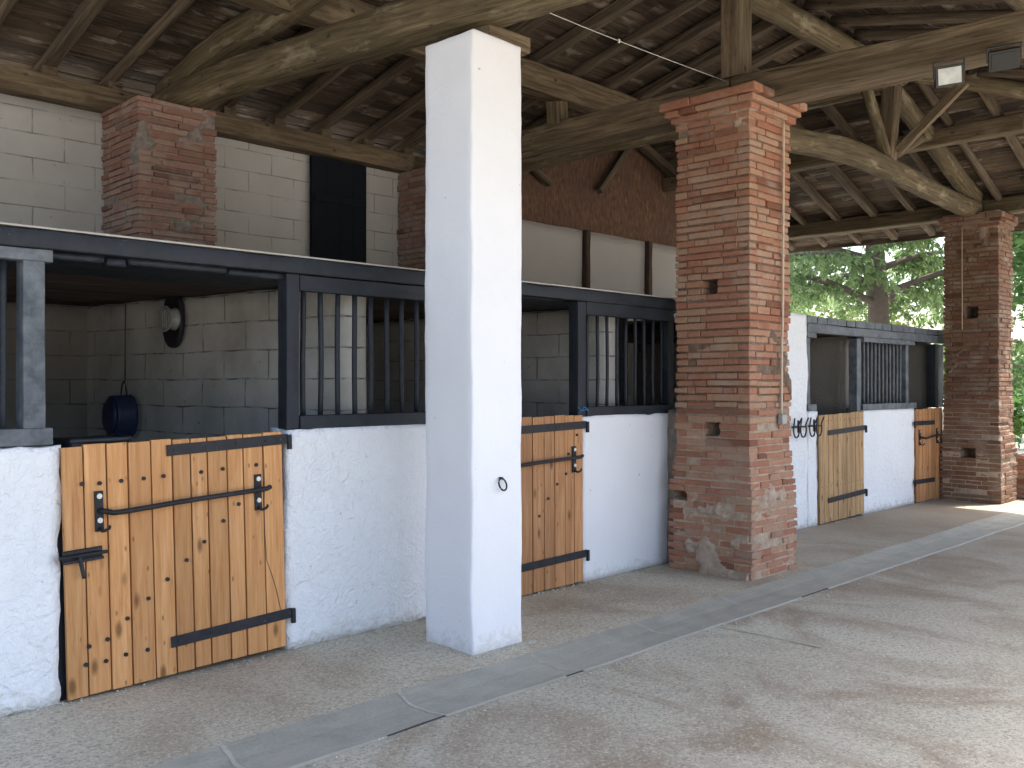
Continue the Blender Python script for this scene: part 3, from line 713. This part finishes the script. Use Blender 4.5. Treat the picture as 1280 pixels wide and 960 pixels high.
# ------------------------------------------------------------------ small things on walls
def hook(x, label):
    t = thing('horseshoe_hook', label, 'hook', (x, 4.84, 1.1), 'hooks made of horseshoes on the far white wall')
    for dx in (-.075, .075):
        m = MB(); pts = [(x + dx + .062 * math.cos(a), 4.80 - .09 * abs(math.cos(a)) * 0 - (.03 if True else 0), 1.075 + (.10 if math.sin(a) > 0 else .085) * math.sin(a)) for a in [R(d) for d in range(150, 391, 20)]]
        pts = [(pts[0][0], 4.76, pts[0][2] + .07)] + pts + [(pts[-1][0], 4.74, pts[-1][2] + .07)]
        m.log(pts, .02, .014, seg=8, step=.02, amp=0); m.build('horseshoe', 'iron', t)
    m = MB(); m.tube([(x - .14, 4.785, 1.10), (x + .14, 4.785, 1.10)], .009); m.tube([(x, 4.845, 1.10), (x, 4.78, 1.10)], .012); m.tube([(x, 4.79, 1.17), (x, 4.79, 1.04)], .01); m.build('cross_bar', 'iron', t)
hook(9.15, 'left hook of two black horseshoes on the far white wall'); hook(9.50, 'right hook of two black horseshoes next to the pale door')
t = thing('conduit', 'thin beige conduit running down to a grey box on brick pillar', 'conduit', (7.11, 3.87, 1.24))
m = MB(); m.tube([(7.125, 3.86, 3.72), (7.12, 3.865, 2.2), (7.10, 3.862, 1.85), (7.095, 3.862, 1.30)], .010, 8, .08); m.build('pipe', 'conduit', t)
m = MB(); m.box(7.06, 7.14, 3.835, 3.878, 1.22, 1.30, 'z'); m.build('junction_box', 'boxgrey', t, .006)
for z in (3.3, 2.6, 1.88):
    m = MB(); m.box(7.10, 7.14, 3.855, 3.872, z, z + .02); m.build('clip', 'boxgrey', t)
t = thing('overhead_cable', 'thin white cable strung under the roof towards brick pillar', 'cable', (5.4, 4.05, 3.85))
m = MB(); m.tube([(4.02, 3.90, 3.83), (4.9, 3.99, 3.885), (5.9, 4.10, 3.968), (6.84, 4.2, 4.05)], .0024, 6, .1); m.build('wire', 'cable', t)
m = MB(); m.box(5.115, 5.13, 4.0, 4.014, 3.885, 3.912); m.build('clip', 'cable', t, .003)
t = thing('hanging_cable', 'thin light cord hanging down the far brick pillar', 'cable', (13.07, 4.5, 2.3)); m = MB(); m.tube([(13.06, 4.50, 3.62), (13.065, 4.5, 2.27)], .006, 6, .2); m.build('wire', 'conduit', t)
# floodlights under the tie beam
def flood(c, yaw, tilt, roll, on, label):
    t = thing('floodlight', label, 'floodlight', c, 'floodlights under the big tie beam')
    mm = Matrix.Translation(c) @ Matrix.Rotation(yaw, 4, 'Z') @ Matrix.Rotation(tilt, 4, 'X') @ Matrix.Rotation(roll, 4, 'Y') @ Matrix.Scale(.60, 4)
    m = MB(); m.box(-.155, .155, -.02, .03, -.115, .115, 'x', M4=mm)
    for k in range(8): m.box(-.13 + .035 * k, -.122 + .035 * k, .03, .055, -.1, .1, 'z', M4=mm)
    m.build('housing', 'lampblack', t, .004)
    m = MB(); m.box(-.128, .128, -.027, -.021, -.09, .09, 'x', M4=mm); m.build('glass', 'lampface' if on else 'lampblack', t, .002)  # on picks the pale painted reflection, neither lamp is lit
    m = MB(); m.box(-.175, -.158, -.012, .012, -.01, .17, 'z', M4=mm); m.box(.158, .175, -.012, .012, -.01, .17, 'z', M4=mm); m.box(-.175, .175, -.012, .012, .155, .168, 'x', M4=mm); m.build('bracket', 'lampblack', t, .002)
flood((6.72, 2.40, 3.665), R(-50), R(18), R(-8), True, 'floodlight with a pale reflection painted on its glass under the tie beam')
flood((6.75, 2.06, 3.70), R(-62), R(40), R(-6), False, 'dark floodlight turned away at the right edge of the tie beam')
# lamp, bucket, trough, twine
t = thing('bulkhead_lamp', 'round caged wall lamp on dark board inside the nearest stall', 'lamp', (3.27, 6.7, 2.04))
m = MB(); m.log([(3.272, 6.74, 2.02), (3.235, 6.74, 2.02)], .30, .40, seg=18, step=.02, amp=.01); m.build('back_board', 'iron', t)
m = MB(); m.log([(3.235, 6.68, 2.03), (3.17, 6.68, 2.03)], .19, .17, seg=18, step=.02, amp=0, taper=.8); m.build('glass', 'boxgrey', t)
m = MB()
for r in (.10, .065): m.tube([(3.16, 6.68 + r * math.cos(R(a)), 2.03 + r * .9 * math.sin(R(a))) for a in range(0, 361, 24)], .007, 6, .02)
for dy in (-.03, .0, .03): m.tube([(3.155, 6.68 + dy, 1.95), (3.155, 6.68 + dy, 2.11)], .005, 6, .03)
m.build('cage', 'boxgrey', t)
t = thing('hanging_bucket', 'dark blue round bucket hanging flat on a cord inside nearest stall', 'bucket', (3.12, 7.3, 1.3))
m = MB(); m.log([(3.17, 7.3, 1.30), (3.02, 7.3, 1.30)], .29, .34, seg=24, step=.02, amp=0, taper=.95); m.log([(3.02, 7.3, 1.30), (2.99, 7.3, 1.30)], .24, .29, seg=24, step=.02, amp=0, taper=.8); m.build('pail', 'navy', t)
m = MB(); m.tube([(3.12, 7.24, 1.44), (3.12, 7.27, 1.54), (3.12, 7.30, 1.57), (3.12, 7.33, 1.54), (3.12, 7.36, 1.44)], .006, 6, .03); m.build('handle', 'iron', t)
m = MB(); m.tube([(3.13, 7.3, 1.57), (3.135, 7.3, 2.19)], .006, 6, .1); m.build('cord', 'rope', t)
t = thing('feed_trough', 'black feed trough behind the top left of nearest door', 'trough', (1.95, 5.0, 1.1))
m = MB(); m.sub(1.79, 2.08, 4.79, 5.12, 1.0, 1.275, .04, .006, 4); m.build('tub', 'black', t, .01)
m = MB(); m.tube([(1.78, 4.79, 1.268), (2.08, 4.79, 1.272), (2.09, 5.1, 1.27)], .012, 8, .04); m.build('rim', 'black', t)
t = thing('twine', 'loop of blue twine tied to the post beside the second door', 'twine', (5.6, 4.76, 1.34))
m = MB(); m.tube([(5.57, 4.76, 1.37), (5.60, 4.745, 1.345), (5.65, 4.745, 1.352), (5.69, 4.755, 1.34), (5.64, 4.75, 1.37), (5.58, 4.75, 1.33)], .004, 6, .01); m.build('loop', 'blue_rope', t)

# ------------------------------------------------------------------ roof
ZR, SB, SE = 5.12, .236, .35
zB = lambda y: ZR - SB * (y - 4.2)       # slope falling to the back wall
zF = lambda y: ZR - SB * (4.2 - y)       # slope falling to the front
xv = lambda y: 10.3 - (ZR - zB(y)) / SE  # valley line
RF = thing('barn_roof', 'open timber roof of grey boards on rafters over the stables', 'roof', (5, 4.2, 4))
yb, yf, xe, xw = 8.6, .15, 14.2, -.9
# hip line front: zF(y)=zE(x)
yh = lambda x: 4.2 - (ZR - zE(x)) / SB
def strip(m, c1, c2, fz, up, th=.022, lift=0):
    """one board lying on a roof plane: c1,c2 = [(x,y),(x,y)] edges"""
    pts = [(*c1[0], 0), (*c1[1], 0), (*c2[1], 0), (*c2[0], 0)]
    vs = []
    for dz in (lift, lift + th):
        for (x, y, _) in pts: vs.append((x, y, fz(x, y) + dz))
    o = rnd.random() * 9
    def uvf(f):
        return [((vs[k][0], vs[k][1] + o) if up == 'x' else (vs[k][1], vs[k][0] + o)) for k in f]
    fs = [(0, 3, 2, 1), (4, 5, 6, 7), (0, 1, 5, 4), (1, 2, 6, 5), (2, 3, 7, 6), (3, 0, 4, 7)]
    m.add(vs, fs, [uvf(f) for f in fs])
def deck_slope(kind):
    m = MB()
    if kind in 'BF':
        y = yb if kind == 'B' else 4.2
        ylim = 4.2 if kind == 'B' else yf
        while y > ylim + .01:
            w = rnd.uniform(.13, .2); y2 = max(ylim, y - w + .0); x = xw
            def xend(yy): return min(10.3, xv(min(yy, 8.6))) + .05 if kind == 'B' else min(xe, 10.3 + (ZR - zF(yy)) / SE)
            E = max(xend(y), xend(y2)) if False else None
            while True:
                L = rnd.uniform(1.0, 2.6); e1, e2 = xend(y), xend(y2); xb = x + L
                dz = rnd.uniform(0, .008); f_ = (lambda X, Y, dz=dz: (zB(Y) if kind == 'B' else zF(Y)) + dz)
                last = xb > min(e1, e2) - .3
                ga = y - .004; gb = y2 + .004 + (rnd.random() < .15) * .012
                if last: strip(m, [(x, ga), (e1, ga)], [(x, gb), (e2, gb)], f_, 'x'); break
                strip(m, [(x, ga), (xb - .004, ga)], [(x, gb), (xb - .004, gb)], f_, 'x'); x = xb
            y = y2
    else:
        x = 10.3; lim = xe if kind == 'E' else 7.35
        sgn = 1 if kind == 'E' else -1
        while (lim - x) * sgn > .01:
            w = rnd.uniform(.13, .2); x2 = x + sgn * w
            if (lim - x2) * sgn < 0: x2 = lim
            def ys(xx):
                if kind == 'E': return yh(xx)
                zz = zE(xx); return max(4.2, 4.2 + (ZR - zz) / SB) - .05
            y1, y2 = ys(x), ys(x2); y = yb
            while True:
                L = rnd.uniform(1.0, 2.6); dz = rnd.uniform(0, .008); f_ = (lambda X, Y, dz=dz: zE(X) + dz); ya = y - L
                gx, gx2 = x + sgn * .004, x2 - sgn * .004
                if y1 > y and y2 > y: break
                if ya < max(y1, y2) + .3: strip(m, [(gx, y), (gx, min(y, y1))], [(gx2, y), (gx2, min(y, y2))], f_, 'y'); break
                strip(m, [(gx, y), (gx, ya + .004)], [(gx2, y), (gx2, ya + .004)], f_, 'y'); y = ya
            x = x2
    m.build('decking', 'deck', RF)
for k in 'BFEW': deck_slope(k)
# tile layer: corrugated sheets above the boards
def tiles(kind):
    m = MB(); step = .11
    if kind in 'BF':
        x = xw - .05; prev = None; cols = []
        n = int((xe - xw) / step) + 1
        for i in range(n + 1):
            X = xw - .05 + i * step; ys_, ye_ = (4.2, yb + .05) if kind == 'B' else (yf - .05, 4.2)
            if kind == 'B' and X > 7.33: ye_ = 4.2 + (10.3 - X) * SE / SB if X < 10.3 else 4.2
            if kind == 'B': ye_ = max(4.2, min(yb + .05, ye_))
            if kind == 'F' and X > 10.3: ye_ = 4.2 - (X - 10.3) * SE / SB
            f_ = zB if kind == 'B' else zF; b = .05 + (.03 if i % 2 else 0)
            cols.append(((X, ys_, f_(ys_) + b), (X, max(ys_, ye_), f_(max(ys_, ye_)) + b)))
        for a, b in zip(cols, cols[1:]): m.add([a[0], b[0], b[1], a[1]], [(0, 1, 2, 3)])
    else:
        n = int((yb - yf) / step) + 1; cols = []
        for i in range(n + 1):
            Y = yf - .05 + i * step; b = .05 + (.03 if i % 2 else 0)
            if kind == 'E':
                xs_ = 10.3 if Y >= 4.2 else 10.3 + (4.2 - Y) * SB / SE; xe_ = xe + .05
            else:
                xs_ = max(7.33, 10.3 - (max(Y, 4.2) - 4.2) * SB / SE) if Y > 4.2 else 10.3; xe_ = 10.3
            xs_ = min(xs_, xe_); cols.append(((xs_, Y, zE(xs_) + b), (xe_, Y, zE(xe_) + b)))
        for a, b in zip(cols, cols[1:]): m.add([a[0], a[1], b[1], b[0]], [(0, 1, 2, 3)])
    m.build('tile_layer', 'tile', RF)
for k in 'BFEW': tiles(k)
def rafter(p, q, w=.085, h=.10, seed=0, rd=.35):
    m = MB(); a = Vector(p); b = Vector(q); mid = (a + b) / 2 + Vector((rnd.uniform(-.02, .02), rnd.uniform(-.02, .02), -.008))
    m.log([a, mid, b], w, h, sq=rd, seg=10, step=.25, amp=.006, seed=seed); m.build('rafter', 'rafter', RF)
k = 0
x = 2.82 - .53 * 6
while x < 10.2:
    ye_ = 8.35 if x < 7.5 else 4.2 + (10.3 - x) * SE / SB
    if ye_ > 4.5 and abs(x - 3.88) > .1: rafter((x + rnd.uniform(-.03, .03), 4.22, zB(4.22) - .062), (x + rnd.uniform(-.02, .02), ye_, zB(ye_) - .062), seed=k, w=rnd.uniform(.075, .11), rd=rnd.choice((.2, .6)))
    rafter((x + rnd.uniform(-.03, .03), 4.18, zF(4.18) - .062), (x, .22, zF(.22) - .062), seed=k + 50, w=rnd.uniform(.075, .11)); x += .53; k += 1
x = 10.75
while x < 13.8:
    rafter((x, yh(x), zF(yh(x)) - .062), (x, .22, zF(.22) - .062), seed=k + 50); x += .53; k += 1
y = 8.0
while y > .3:
    xs_ = 10.35 if y > 4.2 else 10.3 + (4.2 - y) * SB / SE
    rafter((xs_, y + rnd.uniform(-.03, .03), zE(xs_) - .062), (14.05, y, zE(14.05) - .062), seed=k + 90, w=rnd.uniform(.075, .11), rd=rnd.choice((.2, .6)))
    if y > 4.7:
        xs2 = max(7.45, 10.3 - (y - 4.2) * SB / SE); rafter((10.25, y, zE(10.25) - .062), (xs2, y, zE(xs2) - .062), seed=k + 130)
    y -= .55; k += 1
def big(t, name, pts, w, h, mat='beam', sq=.75, amp=.02, seed=0, taper=1, seg=16):
    m = MB(); m.log(pts, w, h, sq=sq, seg=seg, step=.12, amp=amp, seed=seed, taper=taper); return m.build(name, mat, t)
big(RF, 'purlin', [(-.8, 6.1, zB(6.1) - .25), (8.4, 6.1, zB(6.1) - .25)], .20, .26, 'beam', .8, seed=1)
big(RF, 'purlin', [(-.8, 2.2, zF(2.2) - .22), (11.7, 2.2, zF(2.2) - .22)], .18, .20, 'log', .4, seed=2)
big(RF, 'ridge_beam', [(-.8, 4.2, 4.86), (3, 4.2, 4.84), (8, 4.2, 4.87), (10.3, 4.2, 4.88)], .22, .20, 'log', .2, seed=3)
big(RF, 'ridge_beam', [(10.3, 4.3, 4.86), (10.3, 8.15, 4.87)], .20, .20, 'log', .5, seed=4)
big(RF, 'purlin', [(11.55, 3.3, zE(11.55) - .21), (11.55, 8.15, zE(11.55) - .21)], .18, .20, 'beam', .6, seed=5)
big(RF, 'purlin', [(11.55, 3.2, zE(11.55) - .21), (12.4, 1.4, zE(12.4) - .3)], .16, .18, 'beam', .6, seed=6)
big(RF, 'hip_rafter', [(10.35, 4.1, 4.93), (14.1, .25, zF(.25) - .1)], .14, .18, 'log', .4, seed=7)
big(RF, 'valley_rafter', [(10.25, 4.3, 4.90), (7.75, 8.05, 4.04)], .14, .18, 'log', .4, seed=8)
big(RF, 'wall_plate', [(-.9, 8.1, 3.955), (3.3, 8.1, 3.955), (6.62, 8.1, 3.955)], .22, .19, 'beam', .95, .010, seed=9)
big(RF, 'wall_plate', [(6.64, 8.12, 3.96), (7.3, 8.12, 3.96)], .20, .19, 'beam', .85, seed=10)
big(RF, 'wall_plate', [(13.42, .2, 3.90), (13.42, 4.3, 3.89), (13.42, 8.3, 3.89)], .22, .20, 'log', .6, seed=11)
big(RF, 'wall_plate', [(-.9, .75, 3.97), (13.4, .75, 3.97)], .22, .22, 'beam', .85, seed=12)
m = MB(); x = 2.82 - .53 * 6; bb = 0
while x < 6.7:
    m = MB(); m.box(x - .06, x + .06, 7.992, 8.12, 4.045, 4.045 + .07, 'y', .004); m.build('rafter_block', 'beam', RF, .004); x += .53
m = MB(); m.log([(-.9, yb - .02, zB(yb) - .0), (7.0, yb - .02, zB(yb))], .03, .14, sq=.9, step=.5); m.build('eave_board', 'rafter', RF)
m = MB(); m.log([(xe + .0, .2, zE(xe) + .0), (xe + .0, 8.6, zE(xe))], .03, .13, sq=.9, step=.5); m.build('eave_board', 'rafter', RF)

# trusses
gt = 'roof trusses of old timber'
t = thing('roof_truss', 'bent log truss from the white pillar to the dusty back pillar', 'truss', (3.87, 4.1, 3.58), gt)
big(t, 'tie_beam', [(3.9, .2, 3.74), (3.9, 2.2, 3.72), (3.88, 3.5, 3.76), (3.87, 4.7, 3.86), (3.86, 6.3, 3.98), (3.82, 7.4, 4.0), (3.80, 8.1, 3.97)], .27, .27, 'log', .35, .03, 21)
big(t, 'principal_rafter', [(3.84, 8.05, 4.10), (3.86, 7.1, 4.32), (3.87, 6.2, 4.38), (3.87, 5.3, 4.52), (3.87, 4.3, 4.78)], .24, .25, 'log', .2, .035, 22)
big(t, 'bolster', [(3.87, 4.09, 3.63), (4.22, 4.09, 3.63)], .20, .10, 'beam', .9, .012, 23)
big(t, 'king_post', [(3.87, 4.2, 3.95), (3.87, 4.2, 4.78)], .16, .16, 'beam', .7, .012, 24)
t = thing('roof_truss', 'heavy squared tie beam with an upright post over the big pillar', 'truss', (6.96, 4.2, 3.93), gt)
big(t, 'tie_beam', [(6.98, 8.15, 3.97), (6.97, 6.6, 3.975), (6.97, 4.20, 3.955)], .26, .26, 'beam', .94, .012, 25)
big(t, 'tie_beam', [(6.98, 4.185, 3.965), (6.98, 2.0, 3.915), (6.98, .2, 3.90)], .28, .25, 'beam', .93, .014, 26)
big(t, 'king_post', [(6.95, 4.2, 4.10), (6.95, 4.2, 4.80)], .20, .18, 'beam', .93, .006, 27)
big(t, 'purlin_post', [(6.9, 6.15, 4.1), (6.85, 6.12, 4.30)], .17, .15, 'beam', .7, .01, 28)
t = thing('roof_truss', 'bowed log tie and king post reaching the far brick pillar', 'truss', (10.3, 4.35, 3.9), gt)
big(t, 'tie_beam', [(7.13, 4.28, 3.76), (8.1, 4.3, 3.83), (9.5, 4.32, 3.93), (11.3, 4.36, 3.89), (12.6, 4.4, 3.86), (13.28, 4.41, 3.87)], .21, .235, 'log', .35, .02, 31)
big(t, 'king_post', [(10.27, 4.33, 4.0), (10.3, 4.28, 4.80)], .17, .17, 'beam', .6, .012, 32)
big(t, 'principal_rafter', [(10.4, 4.36, 4.86), (11.5, 4.36, 4.52), (12.2, 4.37, 4.30), (13.25, 4.4, 4.02)], .20, .21, 'log', .2, .03, 33)
big(t, 'brace', [(9.45, 4.26, 4.80), (10.18, 4.30, 4.05)], .105, .105, 'log', .4, .012, 34)
big(t, 'brace', [(10.33, 4.22, 4.10), (10.4, 3.55, 4.72)], .09, .09, 'beam', .8, .006, 35)
big(t, 'brace', [(10.42, 4.34, 4.08), (11.3, 4.35, 4.45)], .11, .11, 'log', .4, .012, 36)

# ------------------------------------------------------------------ outside: planter wall, plants, trees
t = thing('garden_wall', 'low brick garden wall beside the far pillar under green leaves', 'wall', (14.2, 3.8, 0))
m = MB(); z = .0; k = 0
while z < .56:
    y = 4.2 - (k % 2) * .11
    while y > -1.4:
        m.box(13.95 + rnd.uniform(-.004, .004), 14.2, y - .21, y, z + .004, z + .056, 'y', .003); y -= .222
    z += .066; k += 1
m.build('brickwork', 'brick', t, .005)
m = MB(); m.box(13.97, 14.18, -1.6, 4.18, 0, .57, 'y'); m.build('mortar_core', 'mortar', t)
def leafcloud(centers, n, size, aspect=1.0, droop=0, rr=None, shape='leaf'):
    m = MB(); r_ = rr or rnd; vs = []; fs = []
    for i in range(n):
        c, rad = centers[r_.randrange(len(centers))]
        d = Vector((r_.gauss(0, 1), r_.gauss(0, 1), r_.gauss(0, 1))); d.normalize(); p = Vector(c) + Vector((d.x * rad[0], d.y * rad[1], d.z * rad[2])) * (r_.random() ** .45)
        a = Vector((r_.gauss(0, 1), r_.gauss(0, 1), r_.gauss(0, .5) - droop)).normalized(); b = a.cross(Vector((r_.gauss(0, 1), r_.gauss(0, 1), r_.gauss(0, 1)))).normalized()
        s_ = size * r_.uniform(.6, 1.4); o = len(vs)
        vs += [p - a * s_, p + b * s_ * .5 * aspect, p + a * s_, p - b * s_ * .5 * aspect]; fs.append((o, o + 1, o + 2, o + 3))
    m.add(vs, fs); return m
def cedar(label, base, H, fork, rr, trunk_r, spread, nb, zlow, dens=1.0):
    """big conifer: tapered trunk, long limbs, flat drooping sprays of needles"""
    t = thing('cedar_tree', label, 'tree', base, 'large conifers beyond the stables'); B = Vector(base); m = MB()
    m.log([B, B + Vector((.1, 0, fork)), B + Vector((.0, .15, H * .55)), B + Vector((.2, 0, H))], trunk_r * 2, seg=16, step=.25, amp=.06, seed=3, taper=.25)
    m.build('trunk', 'bark', t)
    limbs = []; bm_ = MB()
    for i in range(nb):
        z = fork + (H - fork) * (i / nb) ** 1.1; an = i * 2.4 + rr.uniform(-.3, .3); L = spread * (1 - .75 * i / nb) * rr.uniform(.75, 1.15)
        d = Vector((math.cos(an), math.sin(an), 0)); s0 = B + Vector((0, 0, z))
        P = [s0, s0 + d * L * .3 + Vector((0, 0, .10 * L)), s0 + d * L * .65 + Vector((0, 0, .10 * L + rr.uniform(-.2, .2))), s0 + d * L + Vector((0, 0, -.02 * L + rr.uniform(-.3, .3)))]
        bm_.log(P, max(.06, trunk_r * .62 * (1 - .7 * i / nb)), seg=8, step=.3, amp=.02, seed=i, taper=.25); limbs.append((P, L))
    bm_.build('limb', 'bark', t)
    vs = []; fs = []
    def lerpP(P, u):
        k = min(len(P) - 2, int(u * (len(P) - 1))); f_ = u * (len(P) - 1) - k; return P[k].lerp(P[k + 1], f_)
    for P, L in limbs:
        for q in range(int(26 * L * dens / 2)):
            u = rr.uniform(.10, 1.02); c = lerpP(P, min(1, u)); d = (P[-1] - P[0]).normalized(); sd = Vector((-d.y, d.x, 0))
            dirn = (d * rr.uniform(.2, 1) + sd * rr.choice((-1, 1)) * rr.uniform(.3, 1.2) + Vector((0, 0, rr.uniform(-.35, .15)))).normalized()
            ln = rr.uniform(.5, 1.5) * (1.15 - .4 * u)
            for s_ in range(int(ln * 17)):     # drooping sprays along the twig
                w = s_ / (ln * 17); p = c + dirn * ln * w + Vector((0, 0, -.35 * ln * w * w)) + Vector((rr.gauss(0, .05), rr.gauss(0, .05), rr.gauss(0, .04)))
                hang = Vector((dirn.x * .35 + rr.gauss(0, .35), dirn.y * .35 + rr.gauss(0, .35), -rr.uniform(.2, 1))).normalized()
                sz = rr.uniform(.10, .24)
                for g_ in range(4):
                    h2 = (hang + Vector((rr.gauss(0, .4), rr.gauss(0, .4), rr.gauss(0, .25)))).normalized(); wv = h2.cross(Vector((rr.gauss(0, 1), rr.gauss(0, 1), rr.gauss(0, 1)))).normalized() * sz * .15
                    o = len(vs); vs += [p - wv * .3, p + h2 * sz * .5 + wv, p + h2 * sz, p + h2 * sz * .5 - wv]; fs.append((o, o + 1, o + 2, o + 3))
    m = MB(); m.add(vs, fs); m.build('foliage', 'needle', t)
r2 = random.Random(5)
cedar('large conifer with thick trunk seen over the far stalls', (24.9, 10.75, 0), 13, 3.5, r2, .34, 6.5, 36, 3, .72)
cedar('tall conifer standing behind the far brick pillar', (31, 8.0, 0), 12, 1.2, r2, .26, 5.2, 22, 1.5, .55)
cedar('distant conifer to the left of the thick trunked one', (34, 19, 0), 14, 4.6, r2, .3, 6.0, 16, 3, .45)
t = thing('leafy_shrub', 'bright leafy shrub growing above the low brick garden wall', 'shrub', (14.9, 3.6, 0))
m = MB()
for k in range(16):
    x, y = 14.9 + rnd.uniform(-.3, .6), 2.2 + k * .14; m.tube([(x, y, 0), (x + rnd.uniform(-.15, .15), y, .5), (x + rnd.uniform(-.3, .3), y + rnd.uniform(-.2, .2), 1.1)], .01, 6, .2)
m.build('stem', 'bark', t)
leafcloud([((14.8 + rnd.uniform(-.5, .9), 1.4 + k * .17, .65 + rnd.uniform(0, .5)), (.35, .35, .35)) for k in range(20)], 6500, .055, 1.2, .3).build('foliage', 'leaf', t)
t = thing('tree', 'pale yellow green broadleaf tree far behind the conifers', 'tree', (44, 21.5, 0))
m = MB(); m.log([(44, 21.5, 0), (44, 21.5, 4)], .4, seg=10); m.build('trunk', 'bark', t)
leafcloud([((44 + rnd.uniform(-3, 3), 21.5 + rnd.uniform(-3, 3), 3.4 + rnd.uniform(-1.6, 2)), (1.3, 1.3, 1)) for k in range(24)], 3200, .13, 1.3).build('foliage', 'leaf_pale', t)
t = thing('tree', 'bushy green tree closing the view right of the far pillar', 'tree', (24, 5.2, 0))
m = MB(); m.log([(24, 5.2, 0), (24.1, 5.2, 4.5)], .35, seg=10, taper=.6); m.build('trunk', 'bark', t)
leafcloud([((24 + rnd.uniform(-2.2, 2.2), 5.4 + rnd.uniform(-1.9, 1.9), rnd.uniform(.6, 7.5)), (.9, .9, .8)) for k in range(46)], 9000, .10, 1.2, .3).build('foliage', 'leaf', t)
t = thing('lamp_post', 'slim grey metal post standing right of the far pillar', 'post', (19.5, 5.45, 0))
m = MB(); m.log([(19.5, 5.45, 0), (19.5, 5.45, 3.0)], .11, seg=12, amp=0); m.build('pole', 'boxgrey', t); m = MB(); m.log([(19.5, 5.45, 2.98), (19.5, 5.45, 3.06)], .15, seg=12, amp=0); m.build('pole_cap', 'boxgrey', t)
h = MB()
hc = [((60 + 14 * math.sin(k * 1.7), -10 + k * 1.6, 1.2 + rnd.uniform(0, 2.2)), (2, 1.6, 1.6)) for k in range(46)]
hd = leafcloud(hc, 16000, .3, 1.2).build('distant_hedge', 'leaf'); hd['kind'] = 'stuff'

# ------------------------------------------------------------------ light and camera
el, az_dir = R(61), Vector((.94, -.34, 0)).normalized()     # direction towards the sun on the ground plane
w = bpy.data.worlds.new('World'); scene.world = w; w.use_nodes = True; nt = w.node_tree
sky = nt.nodes.new('ShaderNodeTexSky'); sky.sky_type = 'NISHITA'; sky.sun_disc = False; sky.sun_elevation = el
sky.sun_rotation = math.atan2(az_dir.x, az_dir.y); sky.dust_density = 4.0; sky.air_density = 1.0; sky.ozone_density = 1.0
nt.links.new(sky.outputs[0], nt.nodes['Background'].inputs[0]); nt.nodes['Background'].inputs[1].default_value = .14
sun = bpy.data.lights.new('sun', 'SUN'); sun.energy = 3.0; sun.angle = R(.6); sun.color = (1, .95, .87)
so = bpy.data.objects.new('sun', sun); C.objects.link(so)
d = -(az_dir * math.cos(el) + Vector((0, 0, math.sin(el)))); so.rotation_euler = d.to_track_quat('-Z', 'Y').to_euler(); so.location = (20, -20, 30)
cam = bpy.data.cameras.new('camera'); cam.sensor_width = 36; cam.lens = 36 * 1180 / 1280; cam.clip_end = 800; cam.clip_start = .05
co = bpy.data.objects.new('camera', cam); C.objects.link(co); co.location = (0, 0, 1.55); co.rotation_euler = (R(90), 0, R(44.5 - 90)); scene.camera = co
scene.view_settings.view_transform = 'Standard'; scene.view_settings.look = 'None'; scene.view_settings.gamma = 1
scene.view_settings.exposure = 2.12
cy = scene.cycles; cy.use_denoising = True; cy.max_bounces = 8; cy.diffuse_bounces = 6; cy.glossy_bounces = 3; cy.sample_clamp_indirect = 8
